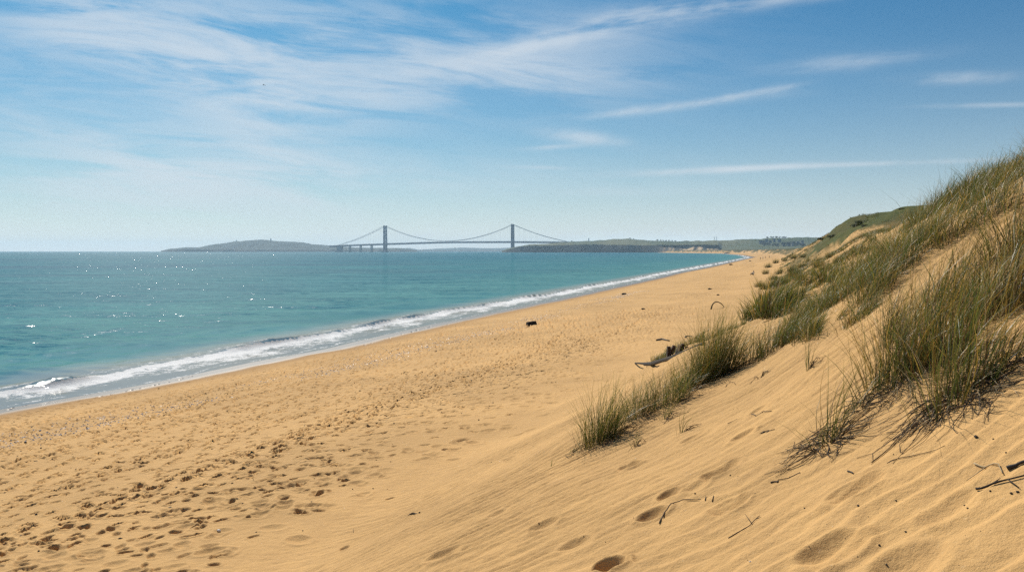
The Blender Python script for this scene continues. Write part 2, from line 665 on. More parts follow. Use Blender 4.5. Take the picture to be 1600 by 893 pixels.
# ------------------------------------------------------------------ ground sheet (dune, beach, sea bed, land behind)
ang = np.concatenate([np.linspace(-88, -34, 70)[:-1], np.linspace(-34, 34, 1180), np.linspace(34, 88, 130)[1:]])
ang = np.radians(ang)
rad = [0.6]
while rad[-1] < 6500:
    r_ = rad[-1]
    rad.append(r_ + max(0.013, min(r_ * r_ / (8200.0 if r_ < 60 else 5200.0), 0.035 * r_)) if r_ > 2 else r_ + 0.06)
rad = np.array(rad)
RR, AA = np.meshgrid(rad, ang, indexing='ij')
X = RR * np.sin(AA)
Y = RR * np.cos(AA)
Z = base_h(X, Y)
Dn = inland(X, Y)
T = Dn - foot(Y)

# wind ripples on the dune
wob = fbm(X / 1.1, Y / 0.9, 61, 4)
th = R(9)
kx, ky = -math.sin(th), math.cos(th)
ph = (X * kx + Y * ky) / 0.235 + 0.95 * wob + 0.35 * fbm(X / 0.35, Y / 0.3, 63, 2)
fr = ph - np.floor(ph)
saw = np.where(fr < 0.68, fr / 0.68, (1 - fr) / 0.32)
saw = saw * saw * (3 - 2 * saw)
patchy = 0.5 + 0.5 * ss(-0.35, 0.35, fbm(X / 2.0, Y / 2.4, 65, 3))
rmask = ss(-0.4, 2.6, T) * ss(40, 14, RR) * patchy
Z += 0.036 * (saw - 0.5) * rmask
Z += 0.02 * fbm(X / 0.6, Y / 0.7, 67, 3) * ss(-1, 2, T) * ss(40, 20, RR)

# footprints
prints = []


def add_print(x, y, a, L, W, dep, rim=0.3, sharp=1.0):
    prints.append((x, y, a, L, W, dep, rim, sharp))


along = math.atan2(0.31, 1.0)          # heading of the shore measured from +Y towards +X
pr = np.random.default_rng(5)
for k in range(420):                    # tracks of walkers along the beach
    y0 = 4 + 66 * pr.random() ** 0.9
    d0 = 4.0 + 18.5 * pr.random() ** 0.8
    hd = along + pr.normal(0, 0.10)
    n = int(pr.integers(12, 50))
    step = pr.uniform(0.55, 0.8)
    x0 = shore_x(y0) + d0 / 0.955
    dp = pr.uniform(0.06, 0.10) * (1.0 if y0 > 12 else .75)
    sc_ = pr.uniform(.8, 1.15)
    for i in range(n):
        s_ = 0.10 * (1 if i % 2 else -1) + pr.normal(0, 0.03)
        x = x0 + i * step * math.sin(hd) + s_ * math.cos(hd)
        y = y0 + i * step * math.cos(hd) - s_ * math.sin(hd)
        if y < 82 and pr.random() < 0.9:
            add_print(x, y, hd + pr.normal(0, 0.15), 0.135 * sc_, 0.068 * sc_, dp * pr.uniform(0.9, 1.5), 0.3)
for k in range(2600):                   # the trodden strip below the dune
    y0 = 6 + 74 * pr.random() ** 1.0
    d0 = 22.6 + pr.normal(0, 1.7) + 0.5 * math.sin(y0 / 6.0)
    x0 = shore_x(y0) + d0 / 0.955
    add_print(x0, y0, along + pr.normal(0, 0.7), pr.uniform(0.08, 0.15), pr.uniform(0.05, 0.085), pr.uniform(0.025, 0.06) * (0.85 if y0 < 14 else 1.35), 0.22)
for k in range(700):                    # old soft prints nearer the dune
    y0 = 5 + 45 * pr.random() ** 1.2
    d0 = 24.6 + pr.normal(0, 1.5)
    x0 = shore_x(y0) + d0 / 0.955
    add_print(x0, y0, pr.uniform(0, 3.1), pr.uniform(0.13, 0.22), pr.uniform(0.10, 0.16), pr.uniform(0.02, 0.045), 0.35, 0.5)
for (qx, qy, L, W, dp) in [(984, 727, .19, .13, .075), (1125, 737, .24, .12, .07), (1335, 765, .24, .12, .07), (1020, 803, .19, .12, .075),
                           (1138, 790, .20, .13, .06), (955, 884, .17, .12, .12), (1300, 862, .24, .16, .07), (1082, 683, .20, .12, .05),
                           (1160, 681, .18, .11, .06), (1045, 773, .14, .08, .06), (690, 868, .26, .18, .06), (1420, 886, .24, .16, .05),
                           (900, 850, .22, .14, .04), (1090, 760, .15, .10, .03), (850, 820, .2, .14, .035), (1480, 795, .2, .12, .03),
                           (1190, 640, .18, .11, .04), (780, 800, .2, .14, .03)]:
    q = G(qx, qy)
    add_print(q[0], q[1], R(82) + random.uniform(-.3, .3), L * .60, W * .95, dp * .75, 0.3, 0.8)
dang = None
trodn = 0.5 + 0.5 * fbm(X / 3.0, Y / 9.0, 55, 3)
trod = (0.7 + 1.2 * ss(20, 40, Y)) * (ss(3.2, 0.7, np.abs(Dn - 22.3 - 1.2 * fbm(Y / 9, Y * 0, 56, 2))) * 0.5 + 0.5 * ss(3.5, 7, Dn) * ss(27, 23, Dn)) * ss(0.2, 0.7, trodn)
for (x, y, a, L, W, dep, rim, sharp) in prints:
    r0 = math.hypot(x, y)
    a0 = math.atan2(x, y)
    w = 2.2 * L
    i0, i1 = np.searchsorted(rad, [r0 - w, r0 + w])
    j0, j1 = np.searchsorted(ang, [a0 - w / r0, a0 + w / r0])
    if i1 - i0 < 1 or j1 - j0 < 1 or i1 >= len(rad):
        continue
    lx = X[i0:i1, j0:j1] - x
    ly = Y[i0:i1, j0:j1] - y
    u = lx * math.sin(a) + ly * math.cos(a)
    v = lx * math.cos(a) - ly * math.sin(a)
    q = np.sqrt((u / L) ** 2 + (v / W) ** 2)
    if sharp >= 0.9:
        pit = -dep * ss(1.15, 0.6, q)
    else:
        pit = -dep * ss(1.4, 0.2, q)
    Z[i0:i1, j0:j1] += pit + rim * dep * np.exp(-((q - 1.35) / 0.28) ** 2)

# ground cover flags
sx_, sy_ = project(X, Y, Z)
lawn = np.exp(-((X - 67) / 13) ** 2 - ((Y - 155) / 34) ** 2)
lawn = ss(0.27, 0.36, lawn + 0.34 * fbm(X / 2.6, Y / 6, 71, 5)) * ss(60, 90, Y)
lawn = np.maximum(lawn, ss(0, 8, T - 16 + 6 * fbm(X / 20, Y / 30, 73, 3)) * ss(55, 80, Y))
turf = ss(0.02, 0.28, fbm(X / 9, Y / 22, 75, 4) + 0.12 + 0.25 * ss(10, 14, T)) * ss(0.8, 3.5, T) * ss(100, 260, Y)
turf = np.maximum(turf, 0.75 * ss(0.0, 0.25, fbm(X / 3.2, Y / 7.5, 413, 3) + 0.22 * ss(5, 10, T)) * ss(1.0, 3.5, T) * ss(32, 50, Y))
dn2 = Dn + 0.5 * fbm(X / 3, Y / 3, 77, 4)
wet = ss(3.6, 1.7, dn2)
damp = ss(6.5, 2.0, dn2) * 0.95
ni, nj = X.shape
idx = np.arange(ni * nj).reshape(ni, nj)
quads = np.stack([idx[:-1, :-1], idx[:-1, 1:], idx[1:, 1:], idx[1:, :-1]], -1).reshape(-1, 4)[:, ::-1]
keep = (Dn > -60)
kq = (keep[:-1, :-1] | keep[1:, 1:]).ravel()
me = make_mesh('beach', np.stack([X, Y, Z], -1).reshape(-1, 3), [quads[kq]], True,
               dict(wet=wet.ravel(), damp=damp.ravel(), lawn=lawn.ravel(), turf=turf.ravel(), trod=trod.ravel()), [m_sand])
tag(link('beach', me), kind='structure')
Zg = Z.copy()
del sx_, sy_

# ------------------------------------------------------------------ sea
angs = np.radians(np.concatenate([np.linspace(-88, -34, 60)[:-1], np.linspace(-34, 22, 900), np.linspace(22, 60, 40)[1:]]))
rs = [24.0]
while rs[-1] < 15000:
    r_ = rs[-1]
    rs.append(r_ + max(0.07, min(r_ * r_ / 9000.0, 0.05 * r_)))
rs = np.array(rs)
RR, AA = np.meshgrid(rs, angs, indexing='ij')
X = RR * np.sin(AA)
Y = RR * np.cos(AA)
D = inland(X, Y)
stepr = np.maximum(0.07, np.minimum(RR * RR / 9000.0, 0.05 * RR))
Z = np.zeros_like(X)
wr = np.random.default_rng(3)
for k in range(34):
    lam = 1.3 * (18 / 1.3) ** wr.random()
    dr = R(-20) + wr.normal(0, 0.55)        # travel direction, measured from -Y
    kx, ky = math.sin(dr), math.cos(dr)
    A = 0.0044 * lam ** 0.85 * (1.7 if lam < 3 else 0.42)
    ph = wr.uniform(0, 6.28)
    Z += A * np.sin(2 * math.pi / lam * (kx * X + ky * Y) + ph + 0.8 * vn(X / (3 * lam), Y / (3 * lam), 200 + k)) * ss(0.45 * lam, 0.2 * lam, stepr)
calm = ss(-1.5, -14, D)
Z *= 0.12 + 0.88 * calm
wander = 1.3 * fbm(Y / 16.0, Y * 0 + 0.5, 301, 3)
cr = -4.7 + wander
A = np.clip(0.42 + 1.3 * fbm(Y / 11.0, Y * 0 + 8.5, 303, 3), 0.05, 1.0)
for yb_, wb_ in ((46, 2.5), (66, 3.5), (92, 4), (134, 6), (178, 7), (235, 9)):
    A = np.maximum(A, 0.95 * np.exp(-((Y - yb_) / wb_) ** 2))
e = D - cr
prof = np.where(e < 0, np.exp(-(e / 1.6) ** 2), np.exp(-(e / 0.55) ** 2))
far_fade = ss(900, 400, Y)
Z += 0.42 * A * prof * (1 + 0.25 * fbm(X / 0.8, Y / 0.8, 305, 3)) * far_fade
cr2 = -15.5 + 2 * fbm(Y / 25.0, Y * 0 + 4.5, 311, 3)
A2 = np.clip(0.3 + 1.1 * fbm(Y / 16.0, Y * 0 + 2.5, 313, 3), 0, 1)
Z += 0.15 * A2 * np.exp(-((D - cr2) / 1.8) ** 2) * far_fade
Z += 0.025
lobe = 0.7 * fbm(Y / 5.5, Y * 0 + 7.7, 325, 3)
foamv = ss(-0.25, 0.35, e) * (0.80 - 0.34 * ss(0.4, 2.4, e)) * ss(-0.7 + lobe, -1.5 + lobe, D) + 0.26 * fbm(X / 1.6, Y / 3.0, 323, 3) * ss(-.3, .2, e)
foamv = np.maximum(foamv, 0.62 * ss(-0.5, 0.0, e + 0.3) * A * ss(-1.2, -2.6, D))
foamv = np.maximum(foamv, 0.56 * ss(0.30, 0.05, np.abs(D + 0.25 + 0.7 * fbm(X / 2.2, Y / 4.5, 321, 4))))
lace = 0.42 * ss(-4.5, -0.5, e) * ss(0.4, -0.3, e)
foamv = np.maximum(foamv, lace)
wc = fbm(X / 30.0, Y / 60.0, 331, 3)
Z += 0.05 * ss(0.75, 0.95, foamv) * (fbm(X / 0.35, Y / 0.35, 333, 3) + 0.5) * ss(200, 80, Y)
face = prof * A * ss(0.3, 0.7, A) * ss(0.8, 0.2, np.abs(e - 0.2)) * far_fade
foamv = foamv * (1 - 0.75 * ss(0.55, 0.85, face + 0.25 * fbm(X / 2, Y / 4, 341, 2)))
depthv = ss(-0.3, -60, D) * 0.55 + 0.45 * ss(-50, -420, D)
ni, nj = X.shape
idx = np.arange(ni * nj).reshape(ni, nj)
quads = np.stack([idx[:-1, :-1], idx[:-1, 1:], idx[1:, 1:], idx[1:, :-1]], -1).reshape(-1, 4)[:, ::-1]
kq = ((D < 1.0)[:-1, :-1] | (D < 1.0)[1:, 1:]).ravel()
me = make_mesh('sea', np.stack([X, Y, Z], -1).reshape(-1, 3), [quads[kq]], True,
               dict(depth=depthv.ravel(), foam=foamv.ravel(), face=np.clip(face, 0, 1).ravel()), [m_sea])
tag(link('sea', me), kind='structure')

# ------------------------------------------------------------------ haze
mh = bpy.data.materials.new('haze_air')
mh.use_nodes = True
nt = mh.node_tree
nt.nodes.remove(nt.nodes['Principled BSDF'])
pv = nt.nodes.new('ShaderNodeVolumePrincipled')
pv.inputs['Color'].default_value = (0.56, 0.80, 1.0, 1)
pv.inputs['Anisotropy'].default_value = 0.30
pv.inputs['Density'].default_value = 6.4e-5
nt.links.new(pv.outputs[0], nt.nodes['Material Output'].inputs['Volume'])
hz = MB().box((0, 7600, 82), (32000, 16600, 179)).build('haze', mh)
tag(hz, kind='stuff')
sc.cycles.use_denoising = False

# ------------------------------------------------------------------ far shores
def at_y(px, py, y):
    D = ray(np.array([px], float), np.array([py], float))[0]
    t = y / D[1]
    return np.array([D[0] * t, y, EYE + D[2] * t])


def far_z(py, y):
    return EYE + (392.0 - py) / F * y


def landform(name, prof, mat, nseg, rows, seed, rough=0.0):
    '''prof: columns of (px, y_base, y_ridge, py_ridge, py_cliff); rows: (fraction of the way back, blend) list.
    a headland with a cliff, a slope up to the ridge and a far side'''
    prof = np.array(prof, float)
    px = np.linspace(prof[0, 0], prof[-1, 0], nseg)
    yb = np.interp(px, prof[:, 0], prof[:, 1])
    yr = np.interp(px, prof[:, 0], prof[:, 2])
    zr = far_z(np.interp(px, prof[:, 0], prof[:, 3]), yr)
    zc = far_z(np.interp(px, prof[:, 0], prof[:, 4]), yb)
    az = (px - 800) / F
    zr = zr * (1 + 0.05 * fbm(px / 9.0, px * 0, seed, 4))
    sandk = ss(1000, 1060, px) * ss(1132, 1124, px)
    gul = fbm(px / 17.0, px * 0 + 2.2, seed + 3, 3)
    V = []
    C = []
    for (kind, f) in rows:
        if kind == 'cliff':                       # f: 0 foot .. 1 edge
            y = yb + ((30 + 95 * sandk) + (13 + 30 * sandk) * gul * (0.35 + 0.9 * f)) * f + 9 * gul
            z = -1.5 + (np.maximum(zc, 1) + 1.5) * f ** 0.85
            z = z * (1 + 0.10 * fbm(px / 2.3, px * 0 + f * 9, seed + 5, 3) * f)
            cf = np.full(len(px), 1.0 if f < 0.92 else 0.0)
        elif kind == 'slope':
            y = yb + 60 + (yr - yb - 60) * f
            s_ = f * f * (3 - 2 * f)
            z = zc + (zr - zc) * (0.55 * f + 0.45 * s_)
            z = z + rough * fbm(az * y / 90.0, y / 130.0, seed + 7, 4) * math.sin(math.pi * min(f, .97))
            cf = np.zeros(len(px))
        else:
            y = yr + 900 * f
            z = zr * (1 - f) - 2 * f
            cf = np.zeros(len(px))
        V.append(np.stack([az * y, y, z], -1))
        C.append(cf)
    V = np.array(V)
    n0, n1 = V.shape[:2]
    idx = np.arange(n0 * n1).reshape(n0, n1)
    q = np.stack([idx[:-1, :-1], idx[:-1, 1:], idx[1:, 1:], idx[1:, :-1]], -1).reshape(-1, 4)
    me = make_mesh(name, V.reshape(-1, 3), [q], True, dict(rock=np.array(C).ravel()), [mat])
    return tag(link(name, me), kind='structure')


def land_mat(name, green1, green2, rock1, rock2):
    m, g, b = new_mat(name)
    P = g.pos()
    n = g.noise(g.vmul(P, (1, .5, 2)), 0.012, 6, 0.6)
    n2 = g.noise(g.vmul(P, (1, .3, 1)), 0.004, 5, 0.55)
    x, y, z = g.sep(P)
    # slanting beds of pale sandstone in the cliff
    bed = g.noise(g.comb(g.m('SUBTRACT', g.m('MULTIPLY', x, 0.03), g.m('MULTIPLY', z, 0.03)), g.m('MULTIPLY', z, 0.004), 0.0), 1.0, 4, 0.6)
    pale = g.m('MULTIPLY', g.sstep(bed, 0.42, 0.56), g.attr('sandy'))
    rockc = g.mix(g.sstep(n, 0.35, 0.65), rock1, rock2)
    rockc = g.mix(pale, rockc, (0.62, 0.43, 0.24))
    gr = g.mix(g.sstep(n2, 0.40, 0.60), green1, green2)
    gr = g.mix(g.m('MULTIPLY', g.sstep(n, 0.55, 0.75), 0.6), gr, tuple(k * 0.5 for k in green1))
    g.put(b.inputs['Base Color'], g.mix(g.attr('rock'), gr, rockc))
    b.inputs['Roughness'].default_value = 0.95
    b.inputs['Specular IOR Level'].default_value = 0.1
    g.put(b.inputs['Normal'], g.bump(n, 0.6, 6.0))
    return m


ROWS = [('cliff', f) for f in (0, .15, .3, .45, .6, .75, .88, 1.0)] + [('slope', f) for f in np.linspace(0.02, 1, 12)] + [('back', f) for f in (.12, .35, .7, 1)]
m_head = land_mat('headland_ground', (0.060, 0.080, 0.030), (0.125, 0.125, 0.055), (0.018, 0.022, 0.024), (0.045, 0.043, 0.038))
head = landform('headland', [
    (784, 4700, 5000, 392.2, 392.6), (790, 4690, 4980, 389.5, 391), (800, 4660, 4960, 387, 388.0), (812, 4600, 4950, 384.6, 385.0), (830, 4550, 4950, 382.2, 383.0),
    (850, 4500, 4980, 380.6, 383.5), (870, 4450, 5000, 379.4, 382.5), (900, 4350, 5050, 377.3, 381.8), (930, 4250, 5050, 376.0, 381.6), (960, 4150, 5000, 373.6, 382.0),
    (980, 4100, 4950, 372.8, 382.2), (1000, 4050, 4900, 374.4, 382.4), (1020, 4000, 4850, 376.2, 382.6), (1060, 3880, 4700, 376.6, 382.6), (1100, 3760, 4600, 376.0, 382.4),
    (1122, 3700, 4500, 375.6, 382.8), (1128, 3690, 4480, 375.4, 390.6), (1150, 3600, 4350, 374.4, 391.0), (1180, 3450, 4200, 373.0, 391), (1210, 3300, 4100, 372.0, 391), (1240, 3150, 4000, 371.4, 391),
    (1300, 2900, 3900, 370, 390.5), (1420, 2600, 3700, 369, 390)], m_head, 900, ROWS, 501, 9.0)
sandy = head.data.attributes.new('sandy', 'FLOAT', 'POINT')
vx = np.empty(len(head.data.vertices) * 3, np.float32)
head.data.vertices.foreach_get('co', vx)
vx = vx.reshape(-1, 3)
hp = 800 + F * vx[:, 0] / vx[:, 1]
sandy.data.foreach_set('value', (ss(900, 1050, hp) * ss(0.0, 0.4, fbm(hp / 22.0, hp * 0, 515, 2) + .25)).astype(np.float32))
m_isle = land_mat('island_ground', (0.016, 0.026, 0.020), (0.035, 0.042, 0.026), (0.05, 0.05, 0.045), (0.10, 0.09, 0.075))
landform('island_hill', [
    (252, 7300, 7500, 391.9, 392.1), (262, 7280, 7600, 389.2, 390.4), (275, 7260, 7700, 387.8, 389.8), (290, 7240, 7800, 385.9, 389.6), (312, 7220, 7800, 386.3, 389.8), (322, 7200, 7900, 383.8, 389.8),
    (350, 7200, 7900, 379.8, 389.8), (370, 7200, 7900, 377.0, 389.8), (388, 7200, 7900, 375.6, 389.8), (406, 7200, 7900, 373.8, 389.8), (425, 7200, 7900, 375.4, 389.8), (450, 7200, 7900, 377.5, 389.8),
    (475, 7200, 7900, 378.4, 389.8), (490, 7220, 7900, 381.5, 390), (520, 7240, 7900, 383.4, 390), (545, 7260, 7900, 386.2, 390.4), (580, 7300, 7900, 387.0, 390.8), (620, 7350, 7900, 387.2, 391), (640, 7400, 7900, 388.6, 391.2),
    (652, 7450, 7900, 391.5, 392)], m_isle, 500, ROWS, 531, 14.0)
landform('far_hills', [
    (560, 11500, 12000, 391.8, 392), (600, 11500, 12200, 388.2, 391), (640, 11500, 12300, 387.4, 391), (655, 11500, 12300, 389.8, 391), (680, 11500, 12300, 388.4, 391), (720, 11500, 12300, 386.6, 391),
    (760, 11500, 12300, 387.6, 391), (800, 11500, 12300, 387.0, 391), (840, 11500, 12300, 388.0, 391), (880, 11500, 12300, 391, 392)], m_isle, 260, ROWS, 551, 10.0)

# ------------------------------------------------------------------ the bridge
m_steel = simple_mat('bridge_steel', (0.05, 0.10, 0.17), 0.6, 0.15, 0.05)
m_conc = simple_mat('bridge_concrete', (0.30, 0.30, 0.29), 0.9, 0.15, 0.03)
YR, YL = 5150.0, 5450.0
TR = at_y(801, 392, YR)
TL = at_y(602, 392, YL)
ax = np.array([TR[0] - TL[0], TR[1] - TL[1]])
SPAN = np.linalg.norm(ax)
ax /= SPAN
nx = np.array([-ax[1], ax[0]])          # across the deck
bro = empty('suspension_bridge', (TL[0], TL[1], 0), 'long grey suspension bridge with two tall towers crossing the far strait', 'bridge',
            rz=math.atan2(ax[1], ax[0]))
HT = far_z(352.0, 5300)
m_ = lambda px: None
# heights of the deck along the bridge, s = 0 at the left tower, SPAN at the right tower
SL, SR = -330.0, SPAN + 330.0
DK = ([SL - 60, SL, 0, SPAN * .5, SPAN, SR, SR + 120], [far_z(384.0, 5560), far_z(383.0, 5550), far_z(380.4, 5450), far_z(377.4, 5300), far_z(377.0, 5150), far_z(377.6, 5040), far_z(378, 5000)])
dkz = lambda s_: np.interp(s_, *DK)
W2 = 12.0
mb = MB()
ss_ = np.linspace(SL - 60, SR + 120, 60)
zz_ = dkz(ss_)
zz_ = np.convolve(np.pad(zz_, 3, mode='edge'), np.ones(7) / 7, 'valid')
V = []
for s_, z_ in zip(ss_, zz_):
    for (yy_, dz_) in ((-W2, 0), (W2, 0), (W2, -9), (-W2, -9)):
        V.append((s_, yy_, z_ + dz_))
Q = []
for i in range(len(ss_) - 1):
    for k in range(4):
        Q.append((i * 4 + k, i * 4 + (k + 1) % 4, i * 4 + 4 + (k + 1) % 4, i * 4 + 4 + k))
mb.add(V, Q + [(0, 1, 2, 3), tuple(len(V) - 4 + k for k in (3, 2, 1, 0))])
deck = mb.build('deck', m_steel, bro)
DZ = lambda s_: float(np.interp(s_, ss_, zz_))
for side in (-1, 1):
    r_ = MB()
    for s_, z_ in zip(ss_[::2], zz_[::2]):
        r_.box((s_, side * (W2 - .5), z_ + 1.1), (.8, .5, 2.2))
    r_.tube([(s_, side * (W2 - .5), z_ + 2.2) for s_, z_ in zip(ss_, zz_)], 0.4, 4)
    r_.build('railing', m_steel, deck)
for s0 in (0.0, SPAN):
    mb = MB()
    hz_ = HT
    for side in (-1, 1):
        mb.box((s0, side * (W2 + 1.5), hz_ / 2), (11, 7.5, hz_), taper=0.8)
        mb.box((s0, side * (W2 + 1.3), hz_ + 1.5), (7, 5, 3))
    tw = mb.build('tower', m_steel, bro)
    dk_ = DZ(s0)
    lv = [dk_ - 9, dk_ + (hz_ - dk_) * .30, dk_ + (hz_ - dk_) * .58, dk_ + (hz_ - dk_) * .82, hz_ - 4]
    for z_ in lv:
        MB().box((s0, 0, z_), (5, 2 * W2 - 1.5, 6.5)).build('cross_beam', m_steel, tw)
    for a_, b_ in zip(lv[1:-1], lv[2:]):
        bx = MB()
        bx.tube([(s0, -W2, a_), (s0, W2, b_)], 1.3, 5)
        bx.tube([(s0, W2, a_), (s0, -W2, b_)], 1.3, 5)
        bx.build('cross_brace', m_steel, tw)
    MB().box((s0, 0, 2.5), (26, 46, 9), taper=0.85).build('tower_pier', m_conc, tw)
HC = HT + 1
ctr = DZ(SPAN / 2) + 5


def cable_z(s_):
    if 0 <= s_ <= SPAN:
        return ctr + (HC - ctr) * ((s_ - SPAN / 2) / (SPAN / 2)) ** 2
    e = SL if s_ < 0 else SR
    o = 0 if s_ < 0 else SPAN
    f = abs(s_ - o) / abs(e - o)
    return HC + (DZ(e) + 1 - HC) * f - 10 * math.sin(math.pi * f)


for side in (-1, 1):
    P = [(s_, side * (W2 + .6), cable_z(s_)) for s_ in np.concatenate([np.linspace(SL, 0, 12)[:-1], np.linspace(0, SPAN, 40)[:-1], np.linspace(SPAN, SR, 12)])]
    MB().tube(P, 0.95, 6).build('main_cable', m_steel, bro)
for side in (-1, 1):
    for s_ in list(np.linspace(SL, 0, 10)[2:-1]) + list(np.linspace(0, SPAN, 32)[1:-1]) + list(np.linspace(SPAN, SR, 10)[1:-2]):
        zt, zb_ = cable_z(s_), DZ(s_)
        if zt - zb_ > 3:
            MB().tube([(s_, side * (W2 + .6), zb_), (s_, side * (W2 + .6), zt)], 0.16, 4, False).build('hanger', m_steel, bro)
for s_ in (-60 * 0 - 95, -172, -250):
    mb = MB()
    for side in (-1, 1):
        mb.box((s_, side * 8, (DZ(s_) - 7) / 2), (6, 5, DZ(s_) - 7), taper=0.85)
    mb.box((s_, 0, DZ(s_) - 9), (6, 22, 3.5))
    mb.build('pier', m_conc, bro)
mb = MB().box((SL + 8, 0, (DZ(SL) - 7) / 2), (30, 26, DZ(SL) - 7), taper=0.96)
mb.box((SL + 8, 0, 1.5), (40, 34, 5))
mb.build('anchorage', m_conc, bro)

# ------------------------------------------------------------------ marram grass
m_grass, g, b = new_mat('marram_blades')
cc = g.attr('tint', 'Color')
g.put(b.inputs['Base Color'], cc)
b.inputs['Roughness'].default_value = 0.42
b.inputs['Specular IOR Level'].default_value = 0.35
tl = g.node('ShaderNodeBsdfTranslucent')
g.put(tl.inputs['Color'], cc)
mx = g.node('ShaderNodeMixShader')
mx.inputs[0].default_value = 0.36
out = m_grass.node_tree.nodes['Material Output']
g.L.new(b.outputs[0], mx.inputs[1])
g.L.new(tl.outputs[0], mx.inputs[2])
g.L.new(mx.outputs[0], out.inputs[0])
m_dead = simple_mat('dead_stems', (0.055, 0.036, 0.022), 0.9, 0.4, 8.0)
m_straw = simple_mat('bleached_stems', (0.34, 0.26, 0.15), 0.8, 0.3, 8.0)

GREEN = np.array([.120, .160, .030])
OLIVE = np.array([.250, .220, .046])
GOLD = np.array([.52, .34, .075])
STRAW = np.array([.500, .410, .230])
RUST = np.array([.140, .072, .024])
PAL = np.array([GREEN, OLIVE, GOLD, STRAW, RUST])


def pick_tint(n, wts, r):
    w = np.array(wts, float)
    k = r.choice(5, n, p=w / w.sum())
    c = PAL[k] * r.uniform(0.65, 1.35, (n, 1))
    return c * r.uniform(0.93, 1.07, (n, 3))


def blades(root, h, az, lean, width, tint, r, segs=4):
    n = len(root)
    s_ = np.linspace(0, 1, segs + 1)
    wa = r.uniform(0, math.pi, n)
    dirv = np.stack([np.sin(az), np.cos(az)], -1)
    wv = np.stack([np.cos(wa), np.sin(wa)], -1)
    kink = r.normal(0, 0.06, (n, 2))
    V = np.zeros((n, segs + 1, 2, 3), np.float32)
    C = np.zeros((n, segs + 1, 2, 3), np.float32)
    for i, q in enumerate(s_):
        hor = dirv * (h * lean * (0.35 * q + 0.65 * q ** 2.3))[:, None] + kink * (h * math.sin(q * 3.0))[:, None]
        up = h * (q - 0.42 * np.minimum(lean, 1.4) ** 1.5 * q ** 2.4)
        wd = width * (1 - q) ** 0.6 * (0.75 + 0.25 * min(1, q * 4)) * 0.5
        if i == segs:
            wd = width * 0.06
        for j, sg in enumerate((-1, 1)):
            V[:, i, j, :2] = root[:, :2] + hor + sg * wv * wd[:, None]
            V[:, i, j, 2] = root[:, 2] + up
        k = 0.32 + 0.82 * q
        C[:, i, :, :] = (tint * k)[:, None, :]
    base = np.arange(n)[:, None] * (2 * (segs + 1))
    Q = []
    for i in range(segs):
        Q.append(np.stack([base[:, 0] + 2 * i, base[:, 0] + 2 * i + 1, base[:, 0] + 2 * i + 3, base[:, 0] + 2 * i + 2], -1))
    return V.reshape(-1, 3), np.concatenate(Q), C.reshape(-1, 3)


def inside(px, py, poly):
    res = np.zeros(len(px), bool)
    n = len(poly)
    for i in range(n):
        x1, y1 = poly[i]
        x2, y2 = poly[(i + 1) % n]
        c = ((y1 > py) != (y2 > py)) & (px < (x2 - x1) * (py - y1) / (y2 - y1 + 1e-9) + x1)
        res ^= c
    return res


P_MID = [(1203, 546), (1245, 540), (1300, 530), (1345, 512), (1388, 478), (1402, 430), (1470, 388), (1450, 372), (1380, 396), (1335, 425), (1300, 462), (1240, 505)]
P_BIG = [(1372, 545), (1425, 600), (1470, 560), (1535, 515), (1600, 490), (1800, 430), (1800, 235), (1600, 372), (1560, 398), (1500, 420), (1450, 452), (1400, 492)]
P_CREST = [(1425, 372), (1480, 345), (1508, 332), (1545, 306), (1600, 278), (1800, 190), (1800, 60), (1600, 225), (1500, 290), (1440, 335), (1400, 365)]
P_BARE = [(1640, 262), (1560, 304), (1510, 338), (1450, 376), (1390, 402), (1420, 418), (1480, 385), (1530, 370), (1600, 336), (1640, 318)]

gr = np.random.default_rng(21)
N = 2200000
y = 5.0 * (330 / 5.0) ** gr.random(N)
d = gr.uniform(28.5, 47, N)
x = shore_x(y) + d / 0.955
dens = 2000 * np.minimum(1, (11.0 / y)) ** 1.55          # blades per square metre
area = y * math.log(330 / 5.0) * 18.5 / N                 # square metres per sample
acc = gr.random(N) < np.clip(dens * area, 0, 1)
x, y, d = x[acc], y[acc], d[acc]
z = base_h(x, y)
qx, qy = project(x, y, z)
t = d - foot(y)
tuft = 0.55 * fbm(x / 0.5, y / 0.65, 411, 2) + 0.75 * fbm(x / 1.5, y / 2.0, 412, 2)
cov = fbm(x / 3.2, y / 7.5, 413, 3)
near = y < 30
cs = np.where(near, 0.72, 1.25)
ix, iy = np.floor(x / cs), np.floor(y / cs)
ccx = (ix + 0.5 + 0.7 * (_h(ix, iy, 901) - 0.5)) * cs
ccy = (iy + 0.5 + 0.7 * (_h(ix, iy, 902) - 0.5)) * cs
rx_, ry_ = (x - ccx) / cs, (y - ccy) / cs
rcl = np.hypot(rx_, ry_)
csz = _h(ix, iy, 903)
inclump = (rcl < 0.26 + 0.30 * csz) | (gr.random(len(x)) < 0.10)
mid = inside(qx, qy, P_MID)
bigm = inside(qx, qy, P_BIG)
cres = inside(qx, qy, P_CREST)
bare = inside(qx, qy, P_BARE)
ok_near = near & (mid | bigm | cres | ((qx > 1640) & (qy < 480))) & ~bare
ok_far = ~near & (cov + 0.30 * ss(5, 10, t) + 0.26 > 0.02) & (t > 0.6) & ~(bare & (y < 40))
lawnhill = np.exp(-((x - 67) / 13) ** 2 - ((y - 155) / 34) ** 2) > 0.28
ok_far = np.where(lawnhill, (t > .6) & (fbm(x / 5, y / 9, 418, 3) > -0.02), ok_far)
keep = (ok_near & (tuft > np.where(mid, -0.42, np.where(cres, -0.32, -0.12)))) | (near & bare & (tuft > 0.42) & (gr.random(len(x)) < .25)) | (ok_far & (tuft > -0.15))
keep &= inclump
